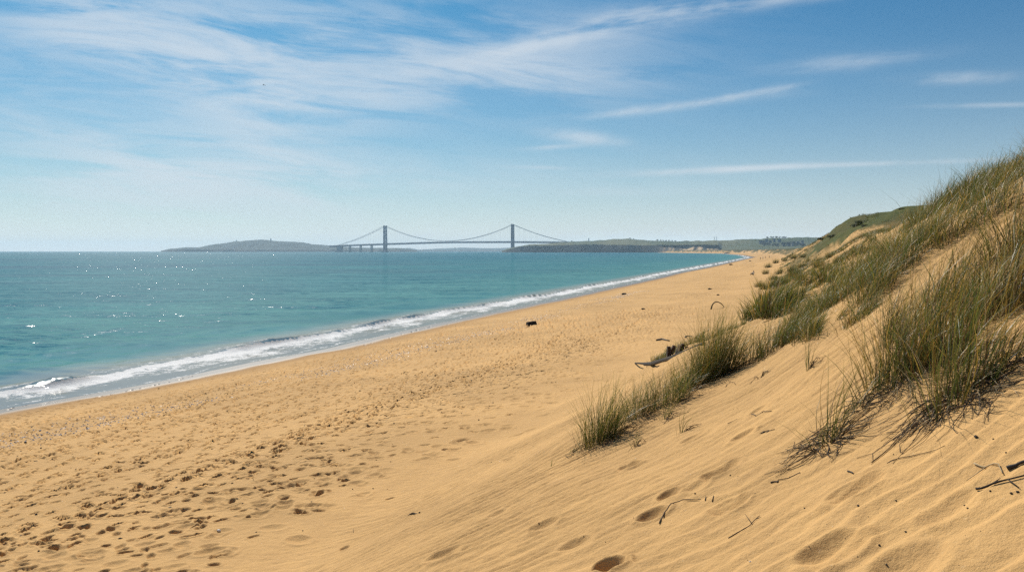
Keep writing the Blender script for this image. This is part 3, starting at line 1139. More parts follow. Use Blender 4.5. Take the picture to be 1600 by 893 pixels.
x, y, z, t, tuft, mid, bigm, cres, cov, qx, qy, rx_, ry_, rcl, csz = [a[keep] for a in (x, y, z, t, tuft, mid, bigm, cres, cov, qx, qy, rx_, ry_, rcl, csz)]
n = len(x)
h = (0.48 + 0.45 * np.clip(tuft, -.5, .8)) * gr.uniform(0.5, 1.2, n) * (0.72 + 0.6 * csz) * np.clip(1.12 - 0.75 * rcl, .5, 1.2)
h *= np.where(y < 30, 1.0, 0.72) * np.where((x - 68) ** 2 / 400 + (y - 152) ** 2 / 1600 < 1, .6, 1.0) * np.where(mid, 1.22, 1.0) * np.where(cres, 1.2, 1.0)
h *= np.where(bigm & (y < 14), 1.15, 1.0)
az = np.arctan2(rx_ * 1.6 + 0.38 + gr.normal(0, .25, n), ry_ * 1.6 + 0.05 + gr.normal(0, .25, n))
lean = np.abs(gr.normal(0.36, 0.22, n)) + 0.75 * rcl
lean = np.where(gr.random(n) < .09, gr.uniform(1.0, 1.6, n), lean)
wd = 0.0052 * np.where(gr.random(n) < .12, 1.8, 1.0) * np.maximum(1, y / 11.0) ** 0.8 * gr.uniform(0.7, 1.3, n)
tint = np.zeros((n, 3))
m1 = bigm & (y < 30)
m2 = ~m1
tint[m1] = pick_tint(m1.sum(), (.24, .26, .32, .08, .16), gr)
tint[m2] = pick_tint(m2.sum(), (.50, .26, .12, .07, .05), gr)
print('grass blades', n)
roots = np.stack([x, y, z - 0.02], -1)
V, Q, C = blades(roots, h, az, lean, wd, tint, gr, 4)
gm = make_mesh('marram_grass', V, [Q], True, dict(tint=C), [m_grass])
tag(link('marram_grass', gm), kind='stuff')


def ground_z(x, y):
    '''height of the finished ground, ripples and prints included'''
    r0 = np.hypot(x, y)
    a0 = np.arctan2(x, y)
    i = np.clip(np.searchsorted(rad, r0), 1, len(rad) - 1)
    j = np.clip(np.searchsorted(ang, a0), 1, len(ang) - 1)
    fi = np.clip((r0 - rad[i - 1]) / (rad[i] - rad[i - 1]), 0, 1)
    fj = np.clip((a0 - ang[j - 1]) / (ang[j] - ang[j - 1]), 0, 1)
    return (Zg[i - 1, j - 1] * (1 - fi) + Zg[i, j - 1] * fi) * (1 - fj) + (Zg[i - 1, j] * (1 - fi) + Zg[i, j] * fi) * fj


def tussock_mesh(r, at, radius, n, hmax, wts, lean=(0.45, 0.28), width=0.006, bias=0.5, oval=1.0):
    '''foliage of one tuft, in its own coordinates'''
    rr = radius * np.sqrt(r.random(n)) * r.uniform(0.5, 1, n)
    th_ = r.uniform(0, 2 * math.pi, n)
    ox, oy = rr * np.cos(th_) * oval, rr * np.sin(th_)
    zz = ground_z(at[0] + ox, at[1] + oy) - at[2] - 0.02
    az_ = np.arctan2(ox + bias * radius * 0.9 + r.normal(0, .35 * radius, n), oy + r.normal(0, .35 * radius, n))
    core = 1 - 0.45 * (rr / radius) ** 1.5
    hh = 1.25 * hmax * core * r.uniform(0.45, 1.05, n)
    ln = np.abs(r.normal(lean[0], lean[1], n)) * (0.5 + 0.7 * rr / radius)
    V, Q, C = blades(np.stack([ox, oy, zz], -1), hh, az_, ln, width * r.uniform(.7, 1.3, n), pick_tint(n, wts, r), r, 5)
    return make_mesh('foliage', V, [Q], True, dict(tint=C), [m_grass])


def stems_mesh(name, r, at, n, reach, mat, rad_=0.0035, heading=None, spread=3.14, r0=0.06):
    '''dead stems lying on the sand round a tuft'''
    mb = MB()
    for k in range(n):
        a = (heading if heading is not None else 0) + r.normal(0, spread) if heading is not None else r.uniform(0, 6.28)
        L = reach * r.uniform(0.35, 1.0)
        st = r.uniform(0, r0, 2) * np.array([math.sin(a), math.cos(a)])
        cur = r.normal(0, 1.1)
        lift = r.uniform(0.0, 0.12)
        q = np.linspace(0, 1, 6)
        aa = a + cur * q + np.cumsum(r.normal(0, 0.25, 6))
        px_s = st[0] + np.concatenate([[0], np.cumsum(L / 5 * np.sin(aa[1:]))])
        py_s = st[1] + np.concatenate([[0], np.cumsum(L / 5 * np.cos(aa[1:]))])
        zz = ground_z(at[0] + px_s, at[1] + py_s) - at[2] + 0.004 + lift * np.sin(math.pi * np.minimum(1, q * 1.1)) * (1 - q)
        P = list(np.stack([px_s, py_s, zz], -1))
        mb.tube(P, np.linspace(rad_, rad_ * .4, 6), 4, False)
        if r.random() < 0.4:
            i = int(r.integers(2, 5))
            a2 = a + r.choice([-1, 1]) * r.uniform(.4, 1.0)
            L2 = L * .3
            P2 = [P[i]]
            for q in (.5, 1.0):
                p = np.array(P[i][:2]) + L2 * q * np.array([math.sin(a2), math.cos(a2)])
                zz = float(ground_z(np.array(at[0] + p[0]), np.array(at[1] + p[1]))) - at[2]
                P2.append((p[0], p[1], zz + 0.006))
            mb.tube(P2, np.linspace(rad_ * .7, rad_ * .3, 3), 4, False)
    return mb.mesh(name, mat)


TG = 'separate tufts of marram grass on the near dune'
tr_ = np.random.default_rng(33)
SHADE = R(155)
# px, py, radius m, blades, height m, palette, lean, dead stems, reach, label
TUFTS = [
    (940, 690, .30, 420, .85, (.5, .3, .08, .08, .04), (.55, .3), 26, .55, 'dark green grass tuft lowest down the dune edge, left end of the row', 1.2),
    (998, 650, .24, 190, .62, (.5, .2, .1, .15, .05), (.6, .3), 10, .45, 'thin pale grass tuft between the lowest dark tuft and the middle of the row', 1.3),
    (1040, 632, .34, 330, .56, (.52, .25, .1, .1, .03), (.5, .3), 12, .5, 'broad green grass tuft on the sand lip just left of the tallest bushy tuft', 1.4),
    (1080, 606, .30, 330, .62, (.5, .3, .12, .05, .03), (.45, .25), 8, .4, 'mid-height green tuft against the left foot of the tallest bushy tuft', 1.3),
    (1118, 588, .36, 760, 1.05, (.42, .28, .18, .04, .08), (.42, .25), 16, .6, 'tallest and bushiest tuft on the dune lip, golden tipped with a dark base', 1.2),
    (1168, 566, .36, 200, .62, (.35, .25, .15, .22, .03), (.55, .3), 10, .4, 'thin straw coloured tuft just right of the tallest bushy tuft', 1.5),
    (1212, 548, .30, 150, .70, (.5, .2, .15, .12, .03), (.6, .3), 14, .45, 'wispy tuft at the lower left corner of the big grass bank', 1.4),
    (1292, 690, .15, 46, .80, (.55, .3, .1, .05, 0), (.75, .3), 46, .50, 'sparse tuft of a few long green blades in a tangle of dead stems', 1.0),
    (1396, 600, .30, 120, .85, (.3, .2, .3, .15, .05), (.55, .3), 42, .50, 'sparse golden tuft standing on dead stems in front of the big grass bank', 1.3),
    (1425, 580, .34, 340, .95, (.35, .25, .25, .05, .10), (.45, .25), 30, .5, 'tall golden brown tuft at the front corner of the big grass bank', 1.3),
    (1500, 622, .26, 240, .80, (.45, .25, .15, .05, .1), (.5, .3), 70, .55, 'tuft on a dark eroded mound with its roots laid bare', 1.3),
    (1487, 575, .22, 90, 1.0, (.75, .2, .05, 0, 0), (.35, .2), 10, .4, 'long upright bright green blades beside the eroded root mound', 1.0),
    (1560, 575, .26, 60, .6, (.3, .2, .2, .2, .1), (.8, .3), 40, .7, 'low flattened tuft with long stems at the right edge of the frame', 1.3),
    (1265, 575, .05, 14, .50, (.8, .2, 0, 0, 0), (.35, .2), 2, .2, 'small upright green sprig alone on the open sand below the grass bank', 1.0),
    (1040, 655, .10, 26, .42, (.5, .3, .1, .1, 0), (.6, .3), 8, .4, 'short sprig under the sand lip below the broad green tuft', 1.0),
    (1065, 675, .06, 14, .36, (.7, .3, 0, 0, 0), (.5, .2), 6, .3, 'small green sprig with a dark trailing stem on the sand below the row', 1.0),
    (992, 697, .05, 9, .30, (.6, .4, 0, 0, 0), (.6, .2), 5, .18, 'tiny sprig right of the lowest dark tuft', 1.0),
    (862, 728, .03, 5, .17, (.8, .2, 0, 0, 0), (.4, .2), 1, .1, 'tiny green sprig standing alone farthest left on the rippled slope', 1.0),
    (893, 708, .10, 8, .40, (.6, .3, 0, .1, 0), (1.2, .3), 3, .25, 'few long blades bent flat left of the lowest dark tuft', 1.0),
    (1188, 590, .05, 6, .30, (.3, .3, 0, .2, .2), (.9, .3), 5, .22, 'withered sprig on the sand right of the tallest bushy tuft', 1.0),
    (1440, 392, .30, 260, .62, (.5, .25, .15, .06, .04), (.5, .3), 6, .4, 'green tuft in the bare sand strip, at its lower left end', 1.3),
    (1490, 372, .26, 200, .55, (.4, .25, .2, .1, .05), (.5, .3), 6, .4, 'golden green tuft halfway up the bare sand strip', 1.3),
    (1548, 338, .28, 200, .5, (.4, .25, .2, .1, .05), (.6, .3), 8, .5, 'low tuft near the top of the bare sand strip', 1.4),
    (1402, 428, .28, 220, .6, (.5, .25, .15, .06, .04), (.5, .3), 6, .4, 'green tuft below the lower left end of the bare sand strip', 1.3),
    (1345, 640, .06, 12, .45, (.5, .3, .1, .1, 0), (.7, .3), 10, .35, 'thin sprig between the two dead stem tangles', 1.0),
]
for (qx_, qy_, rd, nb_, hm, wts, ln, nd, reach, lab, ov) in TUFTS:
    nd = 0 if nd == 1 else (7 if nd < 7 and nd else nd)
    q = G(qx_, qy_)
    q[2] = float(ground_z(q[0], q[1]))
    e = empty('marram_tuft', q, lab, 'grass tuft', TG)
    link('foliage', tussock_mesh(tr_, q, rd, nb_, hm, wts, ln, 0.0058 * max(1, q[1] / 11), .45, ov), e)
    if nd:
        link('dead_stems', stems_mesh('dead_stems', tr_, q, nd, reach, m_dead, 0.0036 * max(1, q[1] / 11), SHADE - .5 if nd < 40 else None, 0.9, rd), e)
    if nd >= 26:
        link('bleached_stems', stems_mesh('bleached_stems', tr_, q, nd // 2, reach * .9, m_straw, 0.0034, None, 1, rd), e)

# tufts that stand singly on the bare strips of the farther dune
FAR_T = []
base_m = []
flat = np.array([0.0, 0.0, 0.0])
_gz = ground_z
ground_z = lambda x, y: 0 * np.asarray(x, float)
for k in range(5):
    base_m.append(tussock_mesh(tr_, flat, .42, 240, .72, (.55, .25, .1, .06, .04), (.5, .28), 0.016, .4, 1.3))
ground_z = _gz
k = 0
SPOT = [(1178, 500), (1190, 494), (1203, 488), (1216, 482), (1226, 476), (1209, 496), (1240, 470), (1196, 452), (1212, 447), (1228, 444), (1248, 438), (1218, 428), (1236, 424), (1254, 418),
        (1272, 430), (1288, 424), (1200, 418), (1212, 411), (1226, 408), (1240, 404), (1256, 402), (1206, 402), (1218, 398), (1232, 395), (1262, 410), (1280, 408), (1298, 402), (1196, 428), (1300, 440), (1186, 448),
        (1262, 446), (1242, 432), (1278, 418), (1310, 412), (1208, 437)]
for (qx_, qy_) in SPOT:
    q = G(qx_, qy_)
    if q[1] > 400:
        continue
    o = base_m[k % 5]
    e = empty('marram_tuft', (q[0], q[1], q[2]), 'small green grass tuft on the sandy lower slope of the farther dune', 'grass tuft', 'tufts on the farther dune slope', tr_.uniform(-.6, .6))
    s_ = (0.8 + .5 * tr_.random()) * (1.0 if q[1] < 90 else 1.5)
    e.scale = (s_, s_, s_)
    link('foliage', o, e)
    k += 1

# eroded mound of sand and roots under the tuft on the right
# ------------------------------------------------------------------ flotsam, twigs and pebbles
m_drift = simple_mat('driftwood', (0.022, 0.017, 0.014), 0.9, 0.45, 6.0, 0.4)
m_drift2 = simple_mat('driftwood_brown', (0.060, 0.036, 0.024), 0.9, 0.45, 9.0, 0.4)
m_dark = simple_mat('dark_pebble', (0.035, 0.030, 0.027), 0.8, 0.4, 30.0)
m_white = simple_mat('white_shell', (0.78, 0.75, 0.70), 0.6, 0.08, 20.0)
m_twig = simple_mat('twig_bark', (0.060, 0.042, 0.030), 0.9, 0.5, 30.0)


def PT(px, py, up=0.0):
    q = G(px, py)
    q[2] = float(ground_z(q[0], q[1])) + up
    return q


def rock_mesh(name, r, size, mat, squash=0.6, sub=2):
    import bmesh
    bm = bmesh.new()
    bmesh.ops.create_icosphere(bm, subdivisions=sub, radius=1.0)
    off = r.uniform(0, 50)
    for v in bm.verts:
        c = np.array(v.co)
        k = 1 + 0.35 * float(fbm(np.array(c[0] * 1.2 + off), np.array(c[1] * 1.2 + c[2] * 1.7 + off), 601, 3))
        v.co = Vector(c * k * np.array([1, .75, squash]) * size)
    me = bpy.data.meshes.new(name)
    bm.to_mesh(me)
    bm.free()
    me.materials.append(mat)
    return me


qr = np.random.default_rng(77)


def stick(name, pix, rad_, label, cat='stick', mat=None, up=0.006, forks=(), group=None, jag=0.0, n=6):
    '''a stick lying on the sand along a run of photo points'''
    P = np.array([PT(a, b_) for a, b_ in pix])
    s_ = np.linspace(0, len(P) - 1, max(4, 3 * (len(P) - 1) + 1))
    Q = np.stack([np.interp(s_, np.arange(len(P)), P[:, k]) for k in range(3)], -1)
    Q[:, :2] += qr.normal(0, jag, (len(Q), 2))
    Q[:, 2] = ground_z(Q[:, 0], Q[:, 1]) + up
    o = Q[0].copy()
    mb = MB()
    mb.tube(Q - o, np.linspace(rad_, rad_ * .55, len(Q)) * qr.uniform(.85, 1.15, len(Q)), n)
    for fk in forks:
        FP = np.array([PT(a, b_) for a, b_ in fk])
        i = np.argmin(np.linalg.norm(Q - FP[0], axis=1))
        FP[0] = Q[i]
        FP[1:, 2] += up
        mb.tube(FP - o, np.linspace(rad_ * .6, rad_ * .3, len(FP)), 5)
    ob = mb.build(name, mat or m_twig, None, tuple(o), True)
    return tag(ob, label, cat, group)


# the beam and stump half hidden behind the row of tufts
A_, B_ = PT(992, 568), PT(1100, 539)
dv = B_ - A_
L_ = np.linalg.norm(dv[:2])
hd = math.atan2(dv[0], dv[1])
Mz = Matrix.Rotation(-hd, 3, 'Z')
mb = MB()
sg = 10
prof = [(dv[0] * i / sg + qr.normal(0, .03), dv[1] * i / sg, dv[2] * i / sg - .16 * math.sin(math.pi * i / sg) + .03 + .012 * math.sin(i * 1.3)) for i in range(sg + 1)]
mb.tube(prof, [0.028 + 0.030 * math.sin(math.pi * i / sg) + qr.uniform(-.008, .008) for i in range(sg + 1)], 7)
tag(mb.build('driftwood_beam', m_drift, None, tuple(A_)), 'long dark driftwood beam lying on the sand behind the green tufts', 'driftwood')
C_ = PT(1058, 552)
C_[2] -= .05
st = empty('wreck_stump', C_, 'dark brown jagged stump of wreckage standing on the driftwood beam', 'wreckage')
mb = MB()
for k in range(5):
    mb.box((-.30 + .15 * k + qr.normal(0, .02), qr.normal(0, .06), .16 + .05 * (k % 2)), (.15, .24, .34 + .12 * qr.random()), Matrix.Rotation(qr.normal(0, .30), 3, 'Y'), .65)
mb.build('timber', m_drift2, st)
st.scale = (.85, .85, .80)
MB().box((.02, -.15, .26), (.09, .03, .30), Matrix.Rotation(.15, 3, 'Y')).build('pale_splinter', simple_mat('weathered_wood', (.42, .38, .32), .9, .2, 8), st)
MB().box((.42, .05, .12), (.30, .16, .12), Matrix.Rotation(-.25, 3, 'Y'), .7).build('broken_plank', m_drift2, st)
stick('seaweed_strand', [(1027, 532), (1035, 530), (1043, 533)], .06, 'dark seaweed heap on the sand just behind the jagged stump', 'seaweed', m_dark, .03, jag=.05)
stick('seaweed_strand', [(1066, 528), (1074, 525), (1082, 526)], .035, 'thin dark seaweed line farther behind the jagged stump', 'seaweed', m_dark, .02, jag=.05)
# dark block on the open beach
C_ = PT(830, 507)
bl = MB().box((0, 0, .12), (.80, .42, .26), Matrix.Rotation(-.12, 3, 'Y') @ Matrix.Rotation(.3, 3, 'Z'), .82)
bl.box((.30, .1, .20), (.18, .2, .14), Matrix.Rotation(.3, 3, 'Y'), .7)
tag(bl.build('driftwood_log', m_drift, None, tuple(C_)), 'dark squared log alone on the open beach near the surf', 'driftwood')
for (a_, b_, w_, lab) in [(975, 460, .30, 'small dark log on the beach beyond the dark squared log'), (1005, 483, .16, 'little dark lump of wood between the squared log and the arched branch'),
                          (1109, 452, .22, 'small dark lump far up the beach beyond the arched branch'), (1122, 461, .16, 'tiny dark lump just beyond the arched branch'),
                          (1142, 414, .75, 'dark low heap far along the beach, nearest the water'), (1172, 408, .6, 'dark heap far along the beach, between seated person and group')]:
    C_ = PT(a_, b_)
    ob = link('driftwood_lump', rock_mesh('driftwood_lump', qr, w_ * 1.1, m_drift, .5), None, tuple(C_ + np.array([0, 0, w_ * .22])))
    tag(ob, lab, 'driftwood')
# arched branch
P0, P1 = PT(1111, 483), PT(1131, 479)
mb = MB()
arc = []
for f in np.linspace(0, 1, 13):
    p = P0 * (1 - f) + P1 * f
    hgt = .52 * (math.sin(math.pi * f ** .7)) ** .75
    arc.append((p[0] - P0[0], p[1] - P0[1], p[2] - P0[2] + hgt))
mb.tube(arc, np.linspace(.055, .03, 13), 6)
tag(mb.build('arched_branch', m_drift, None, tuple(P0), True), 'thin dark branch arching out of the sand like a hoop', 'branch')

stick('wood_scrap', [(637, 806), (646, 803), (656, 801)], .014, 'short dark piece of wood lying alone on the smooth lower slope', 'driftwood', m_drift, .012)
stick('twig', [(552, 832), (552, 826)], .004, 'tiny upright twig left of the short dark piece of wood', 'twig', None, .01)
stick('forked_twig', [(1030, 818), (1036, 805), (1045, 792), (1054, 784), (1075, 782), (1095, 779)], .005, 'bent forked twig lying across the footprints in the foreground', 'twig', None, .01, [[(1045, 792), (1054, 790)]])
stick('twig', [(1102, 783), (1103, 774)], .0045, 'short dark twig bit just right of the bent forked twig', 'twig')
stick('twig', [(1113, 783), (1115, 776)], .0045, 'second short dark twig bit farther right of the bent forked twig', 'twig')
stick('branching_twig', [(1138, 842), (1158, 832), (1172, 824), (1180, 812), (1187, 806)], .0042, 'slender branching twig on the ripples below the sparse tuft', 'twig', None, .01, [[(1176, 818), (1164, 804)], [(1180, 812), (1189, 812)]])
stick('dry_stem', [(1386, 726), (1410, 718), (1440, 709), (1476, 700)], .003, 'long thin dry stem lying flat below the eroded root mound', 'twig')
stick('dry_stem', [(1362, 722), (1390, 700), (1412, 676), (1428, 656)], .004, 'dark curved dry stem running down from the eroded root mound', 'twig', None, .008)
stick('dead_branch', [(1525, 764), (1550, 759), (1575, 752), (1612, 741)], .0065, 'thick dark dead branch at the right edge of the foreground', 'branch', m_drift, .012, [[(1550, 759), (1563, 746)], [(1575, 752), (1592, 762)]])
stick('dead_branch', [(1522, 725), (1540, 728), (1560, 727), (1567, 738)], .005, 'pale thin forked branch above the thick dark dead branch', 'branch', m_straw, .01, [[(1540, 728), (1510, 750)]])
stick('driftwood_chunk', [(1574, 731), (1590, 727), (1612, 722)], .011, 'black chunk of wood at the right edge above the thick branch', 'driftwood', m_dark, .014, jag=.004)
stick('twig', [(1134, 605), (1140, 598), (1150, 601)], .004, 'dark bent twig on the sand below the tallest bushy tuft', 'twig')
stick('twig', [(1137, 664), (1152, 655)], .004, 'short straight twig on the sand left of the sparse tuft', 'twig')
stick('seaweed_bits', [(1172, 652), (1182, 651), (1192, 646), (1204, 643)], .0045, 'crumbled dark seaweed line above the sparse tuft', 'seaweed', m_dark, .006, jag=.012)
stick('seaweed_bits', [(1190, 676), (1198, 672), (1207, 674)], .0045, 'crumbled dark seaweed clump left of the sparse tuft', 'seaweed', m_dark, .006, jag=.012)
stick('seaweed_bits', [(1206, 752), (1220, 747), (1236, 741), (1250, 738)], .005, 'row of black seaweed crumbs below the sparse tuft', 'seaweed', m_dark, .006, jag=.015)
stick('seaweed_bits', [(1326, 738), (1334, 741)], .006, 'little dark crumb clump beside the foreground footprint', 'seaweed', m_dark, .006, jag=.006)

PEB = [(1343, 768, 1.7, 'largest dark pebble, lying inside the deep foreground footprint'), (1525, 685, 1.6, 'round black pebble on the slope below the eroded root mound'), (1341, 791, 1.2, None), (1257, 795, .7, None), (1400, 780, .8, None), (1512, 793, .8, None),
       (1374, 852, .9, None), (1415, 830, .8, None), (1141, 743, .9, None), (1086, 773, 1.3, 'dark pointed pebble beside the bent forked twig'), (990, 810, .7, None), (983, 820, .6, None),
       (912, 839, .7, None), (946, 846, .6, None), (842, 818, 1.0, None), (848, 833, .5, None), (958, 790, .5, None), (1552, 684, .8, None), (1572, 708, .8, None),
       (1590, 766, 1.1, None), (1580, 769, 1.0, None), (1547, 768, .8, None), (1507, 781, .7, None), (1385, 880, .9, None), (1180, 770, .8, None), (1205, 752, .9, None),
       (1153, 746, .6, None), (1128, 610, .6, None), (1123, 655, .6, None), (1146, 640, .7, None), (1152, 638, .5, None), (1392, 668, .6, None), (1396, 712, .6, None),
       (64, 700, 3.4, 'dark stone on the trodden beach at the left edge'), (748, 656, 3.0, None), (473, 829, 1.6, None), (551, 764, 1.7, None), (583, 763, 1.8, None), (256, 762, 2.2, None),
       (768, 722, 2.0, None), (700, 790, 1.0, None), (690, 850, .8, None), (820, 770, .9, None), (720, 700, 1.6, None), (375, 656, 2.2, None), (605, 764, 1.2, None)]
pm = [rock_mesh('pebble', qr, .011, m_dark, .7) for k in range(4)]
for k, (a_, b_, w_, lab) in enumerate(PEB):
    C_ = PT(a_, b_)
    ob = link('pebble', pm[k % 4], None, (C_[0], C_[1], C_[2] + .004 * w_))
    w2 = w_ * (.68 if b_ > 600 and a_ > 800 else .75)
    ob.scale = (w2, w2, w2)
    ob.rotation_euler = (0, 0, qr.uniform(0, 6))
    on = 'rippled dune slope' if a_ > 800 else 'trodden beach'
    tag(ob, lab or 'little dark pebble lying on the %s' % on, 'pebble', 'dark pebbles on the %s' % on)
ob = link('shell', rock_mesh('shell', qr, .035, m_white, .5), None, tuple(PT(342, 828, .015)))
tag(ob, 'white broken shell on the lower left beach sand', 'shell')
ob = link('shell', rock_mesh('shell', qr, .008, m_white, .5), None, tuple(PT(1172, 881, .003)))
tag(ob, 'tiny white shell at the bottom of the rippled slope', 'shell')


def flakes(name, X0, Y0, size, mat, r, up=0.0):
    n = len(X0)
    Z0 = ground_z(X0, Y0) + up
    a = r.uniform(0, 6.28, n)
    V = np.zeros((n, 5, 3))
    for k in range(4):
        rr_ = size * r.uniform(.6, 1.2, n)
        V[:, k, 0] = X0 + rr_ * np.cos(a + k * 1.57)
        V[:, k, 1] = Y0 + rr_ * np.sin(a + k * 1.57)
        V[:, k, 2] = Z0 + r.uniform(0, .3, n) * size
    V[:, 4] = np.stack([X0, Y0, Z0 + size * r.uniform(.4, .9, n)], -1)
    b0 = np.arange(n)[:, None] * 5
    T = np.concatenate([b0 + np.array([[k, (k + 1) % 4, 4]]) for k in range(4)])
    return link(name, make_mesh(name, V.reshape(-1, 3), [T], False, None, [mat]))


n = 9500
y0 = 8 + 120 * qr.random(n) ** 1.1
d0 = 11.8 + 1.0 * np.sin(y0 / 5.0) * .6 + qr.normal(0, .75, n) + np.where(qr.random(n) < .3, -2.2, 0)
keep = fbm(y0 / 4.0, y0 * 0, 701, 3) + qr.normal(0, .25, n) > -.1
y0, d0 = y0[keep], d0[keep]
m_shell = simple_mat('broken_shells', (0.58, 0.57, 0.58), 0.4, 0.35, 60.0)
tag(flakes('shell_litter', shore_x(y0) + d0 / .955, y0, qr.uniform(.014, .048, len(y0)), m_shell, qr), kind='stuff')
n = 3200
y0 = 8 + 110 * qr.random(n) ** 1.1
d0 = np.where(qr.random(n) < .5, 11.5 + qr.normal(0, 1.2, n), qr.uniform(4, 26, n))
tag(flakes('seaweed_and_print_shade', shore_x(y0) + d0 / .955, y0, qr.uniform(.010, .040, n) , m_dark, qr), kind='stuff')  # seaweed bits, plus extra dark flakes standing in for shade in footprints
n = 900
y0 = 2.5 + 14 * qr.random(n)
x0 = qr.uniform(-.1, .62, n) * y0
tag(flakes('sand_grit', x0, y0, qr.uniform(.0015, .005, n), m_dark, qr), kind='stuff')

# ------------------------------------------------------------------ people far along the beach
m_skin = simple_mat('skin', (0.50, 0.32, 0.23), 0.6, 0.1, 5)
m_navy = simple_mat('dark_cloth', (0.030, 0.034, 0.048), 0.9, 0.2, 5)
m_shirt = simple_mat('white_cloth', (0.72, 0.72, 0.70), 0.9, 0.1, 5)
m_red = simple_mat('red_cloth', (0.35, 0.06, 0.05), 0.9, 0.1, 5)
m_hair = simple_mat('dark_hair', (0.035, 0.025, 0.02), 0.7, 0.2, 9)


def person(loc, rz, pose, top, bottom, label, group=None):
    if pose == 'sit':
        J = dict(pel=(0, 0, .12), sp=(0, -.10, .38), ch=(0, -.10, .58), nk=(0, -.07, .70), hd=(0, -.04, .80), ht=(0, -.03, .90),
                 hl=(.10, .02, .13), kl=(.13, .38, .44), al=(.12, .62, .08), tl=(.12, .76, .05), hr=(-.10, .02, .13), kr=(-.13, .38, .42), ar=(-.12, .64, .08), tr=(-.12, .78, .05),
                 sl=(.19, -.08, .62), el=(.25, .10, .42), wl=(.17, .30, .45), fl=(.14, .37, .46), sr=(-.19, -.08, .62), er=(-.25, .10, .42), wr=(-.17, .30, .45), fr=(-.14, .37, .46))
    else:
        k = .20 if pose == 'walk' else .03
        J = dict(pel=(0, 0, .95), sp=(0, 0, 1.12), ch=(0, 0, 1.32), nk=(0, 0, 1.49), hd=(0, .02, 1.60), ht=(0, .02, 1.71),
                 hl=(.09, 0, .90), kl=(.10, k * .8, .50), al=(.10, k, .08), tl=(.10, k + .15, .035), hr=(-.09, 0, .90), kr=(-.10, -k * .3, .49), ar=(-.10, -k * 1.3, .09), tr=(-.10, -k * 1.3 + .15, .04),
                 sl=(.19, 0, 1.42), el=(.24, -k * .5, 1.14), wl=(.25, .02 - k * .3, .90), fl=(.25, .05, .80), sr=(-.19, 0, 1.42), er=(-.24, k * .5, 1.14), wr=(-.25, .05 + k * .6, .91), fr=(-.25, .09 + k * .7, .81))
    rads = dict(pel=.13, sp=.12, ch=.135, nk=.055, hd=.095, ht=.06, h=.085, k=.058, a=.042, t=.035, s=.055, e=.042, w=.030, f=.028)
    E = [('pel', 'sp'), ('sp', 'ch'), ('ch', 'nk'), ('nk', 'hd'), ('hd', 'ht')]
    for q in 'lr':
        E += [('pel', 'h' + q), ('h' + q, 'k' + q), ('k' + q, 'a' + q), ('a' + q, 't' + q), ('ch', 's' + q), ('s' + q, 'e' + q), ('e' + q, 'w' + q), ('w' + q, 'f' + q)]
    names = list(J)
    me = bpy.data.meshes.new('person')
    me.from_pydata([J[k] for k in names], [(names.index(a), names.index(b)) for a, b in E], [])
    ob = bpy.data.objects.new('person', me)
    col.objects.link(ob)
    sk = ob.modifiers.new('skin', 'SKIN')
    sv = me.skin_vertices[0].data if me.skin_vertices else None
    if sv is None:
        bpy.context.view_layer.objects.active = ob
        bpy.ops.mesh.customdata_skin_add()
        sv = me.skin_vertices[0].data
    for i, k in enumerate(names):
        r_ = rads.get(k) or rads[k[0]]
        sv[i].radius = (r_, r_)
        sv[i].use_root = (k == 'pel')
    sub = ob.modifiers.new('sub', 'SUBSURF')
    sub.levels = sub.render_levels = 1
    dg = bpy.context.evaluated_depsgraph_get()
    m2 = bpy.data.meshes.new_from_object(ob.evaluated_get(dg))
    ob.modifiers.clear()
    ob.data = m2
    m2.materials.clear()
    for m in (m_skin, top, bottom, m_hair):
        m2.materials.append(m)
    hd_, nk_ = J['hd'], J['nk']
    for p in m2.polygons:
        c = p.center
        p.use_smooth = True
        if c.z > hd_[2] + .03 or (c.z > hd_[2] - .05 and c.y < hd_[1] - .05):
            p.material_index = 3
        elif c.z > nk_[2] - .03:
            p.material_index = 0
        elif pose == 'sit':
            p.material_index = 1 if (c.y < .06 and c.z > .24) or (abs(c.x) > .165 and c.z > .36 and c.y < .2) else (0 if c.y > .66 or (c.y > .2 and c.z > .44 and abs(c.x) > .15) else 2)
        else:
            arm = abs(c.x) > .185 and c.z < 1.3
            p.material_index = 0 if (arm and c.z < 1.1) else (1 if c.z > .95 or arm else (2 if c.z > .10 else 0))
    ob.location = loc
    ob.rotation_euler = (0, 0, rz)
    return tag(ob, label, 'person', group)


PG = 'people far along the beach'
person(tuple(PT(1177, 430)), R(35), 'sit', m_shirt, m_navy, 'person in a pale top seated on the sand at the dune foot')
for (a_, b_, ps, tp, bt, lab) in [(1188, 406, 'walk', m_navy, m_navy, 'person in dark clothes walking, leftmost of the far group'), (1192, 405, 'stand', m_shirt, m_navy, 'person in a white top standing second in the far group'),
                                  (1196, 404, 'walk', m_red, m_navy, 'person in a red top walking in the far group'), (1202, 403, 'stand', m_navy, m_navy, 'person in dark clothes, rightmost of the far group')]:
    person(tuple(PT(a_, b_)), qr.uniform(0, 6), ps, tp, bt, lab, PG)

# ------------------------------------------------------------------ trees, bushes and buildings
m_leaf = m_grass
m_bark = simple_mat('bark', (0.07, 0.05, 0.035), 0.9, 0.3, 3)


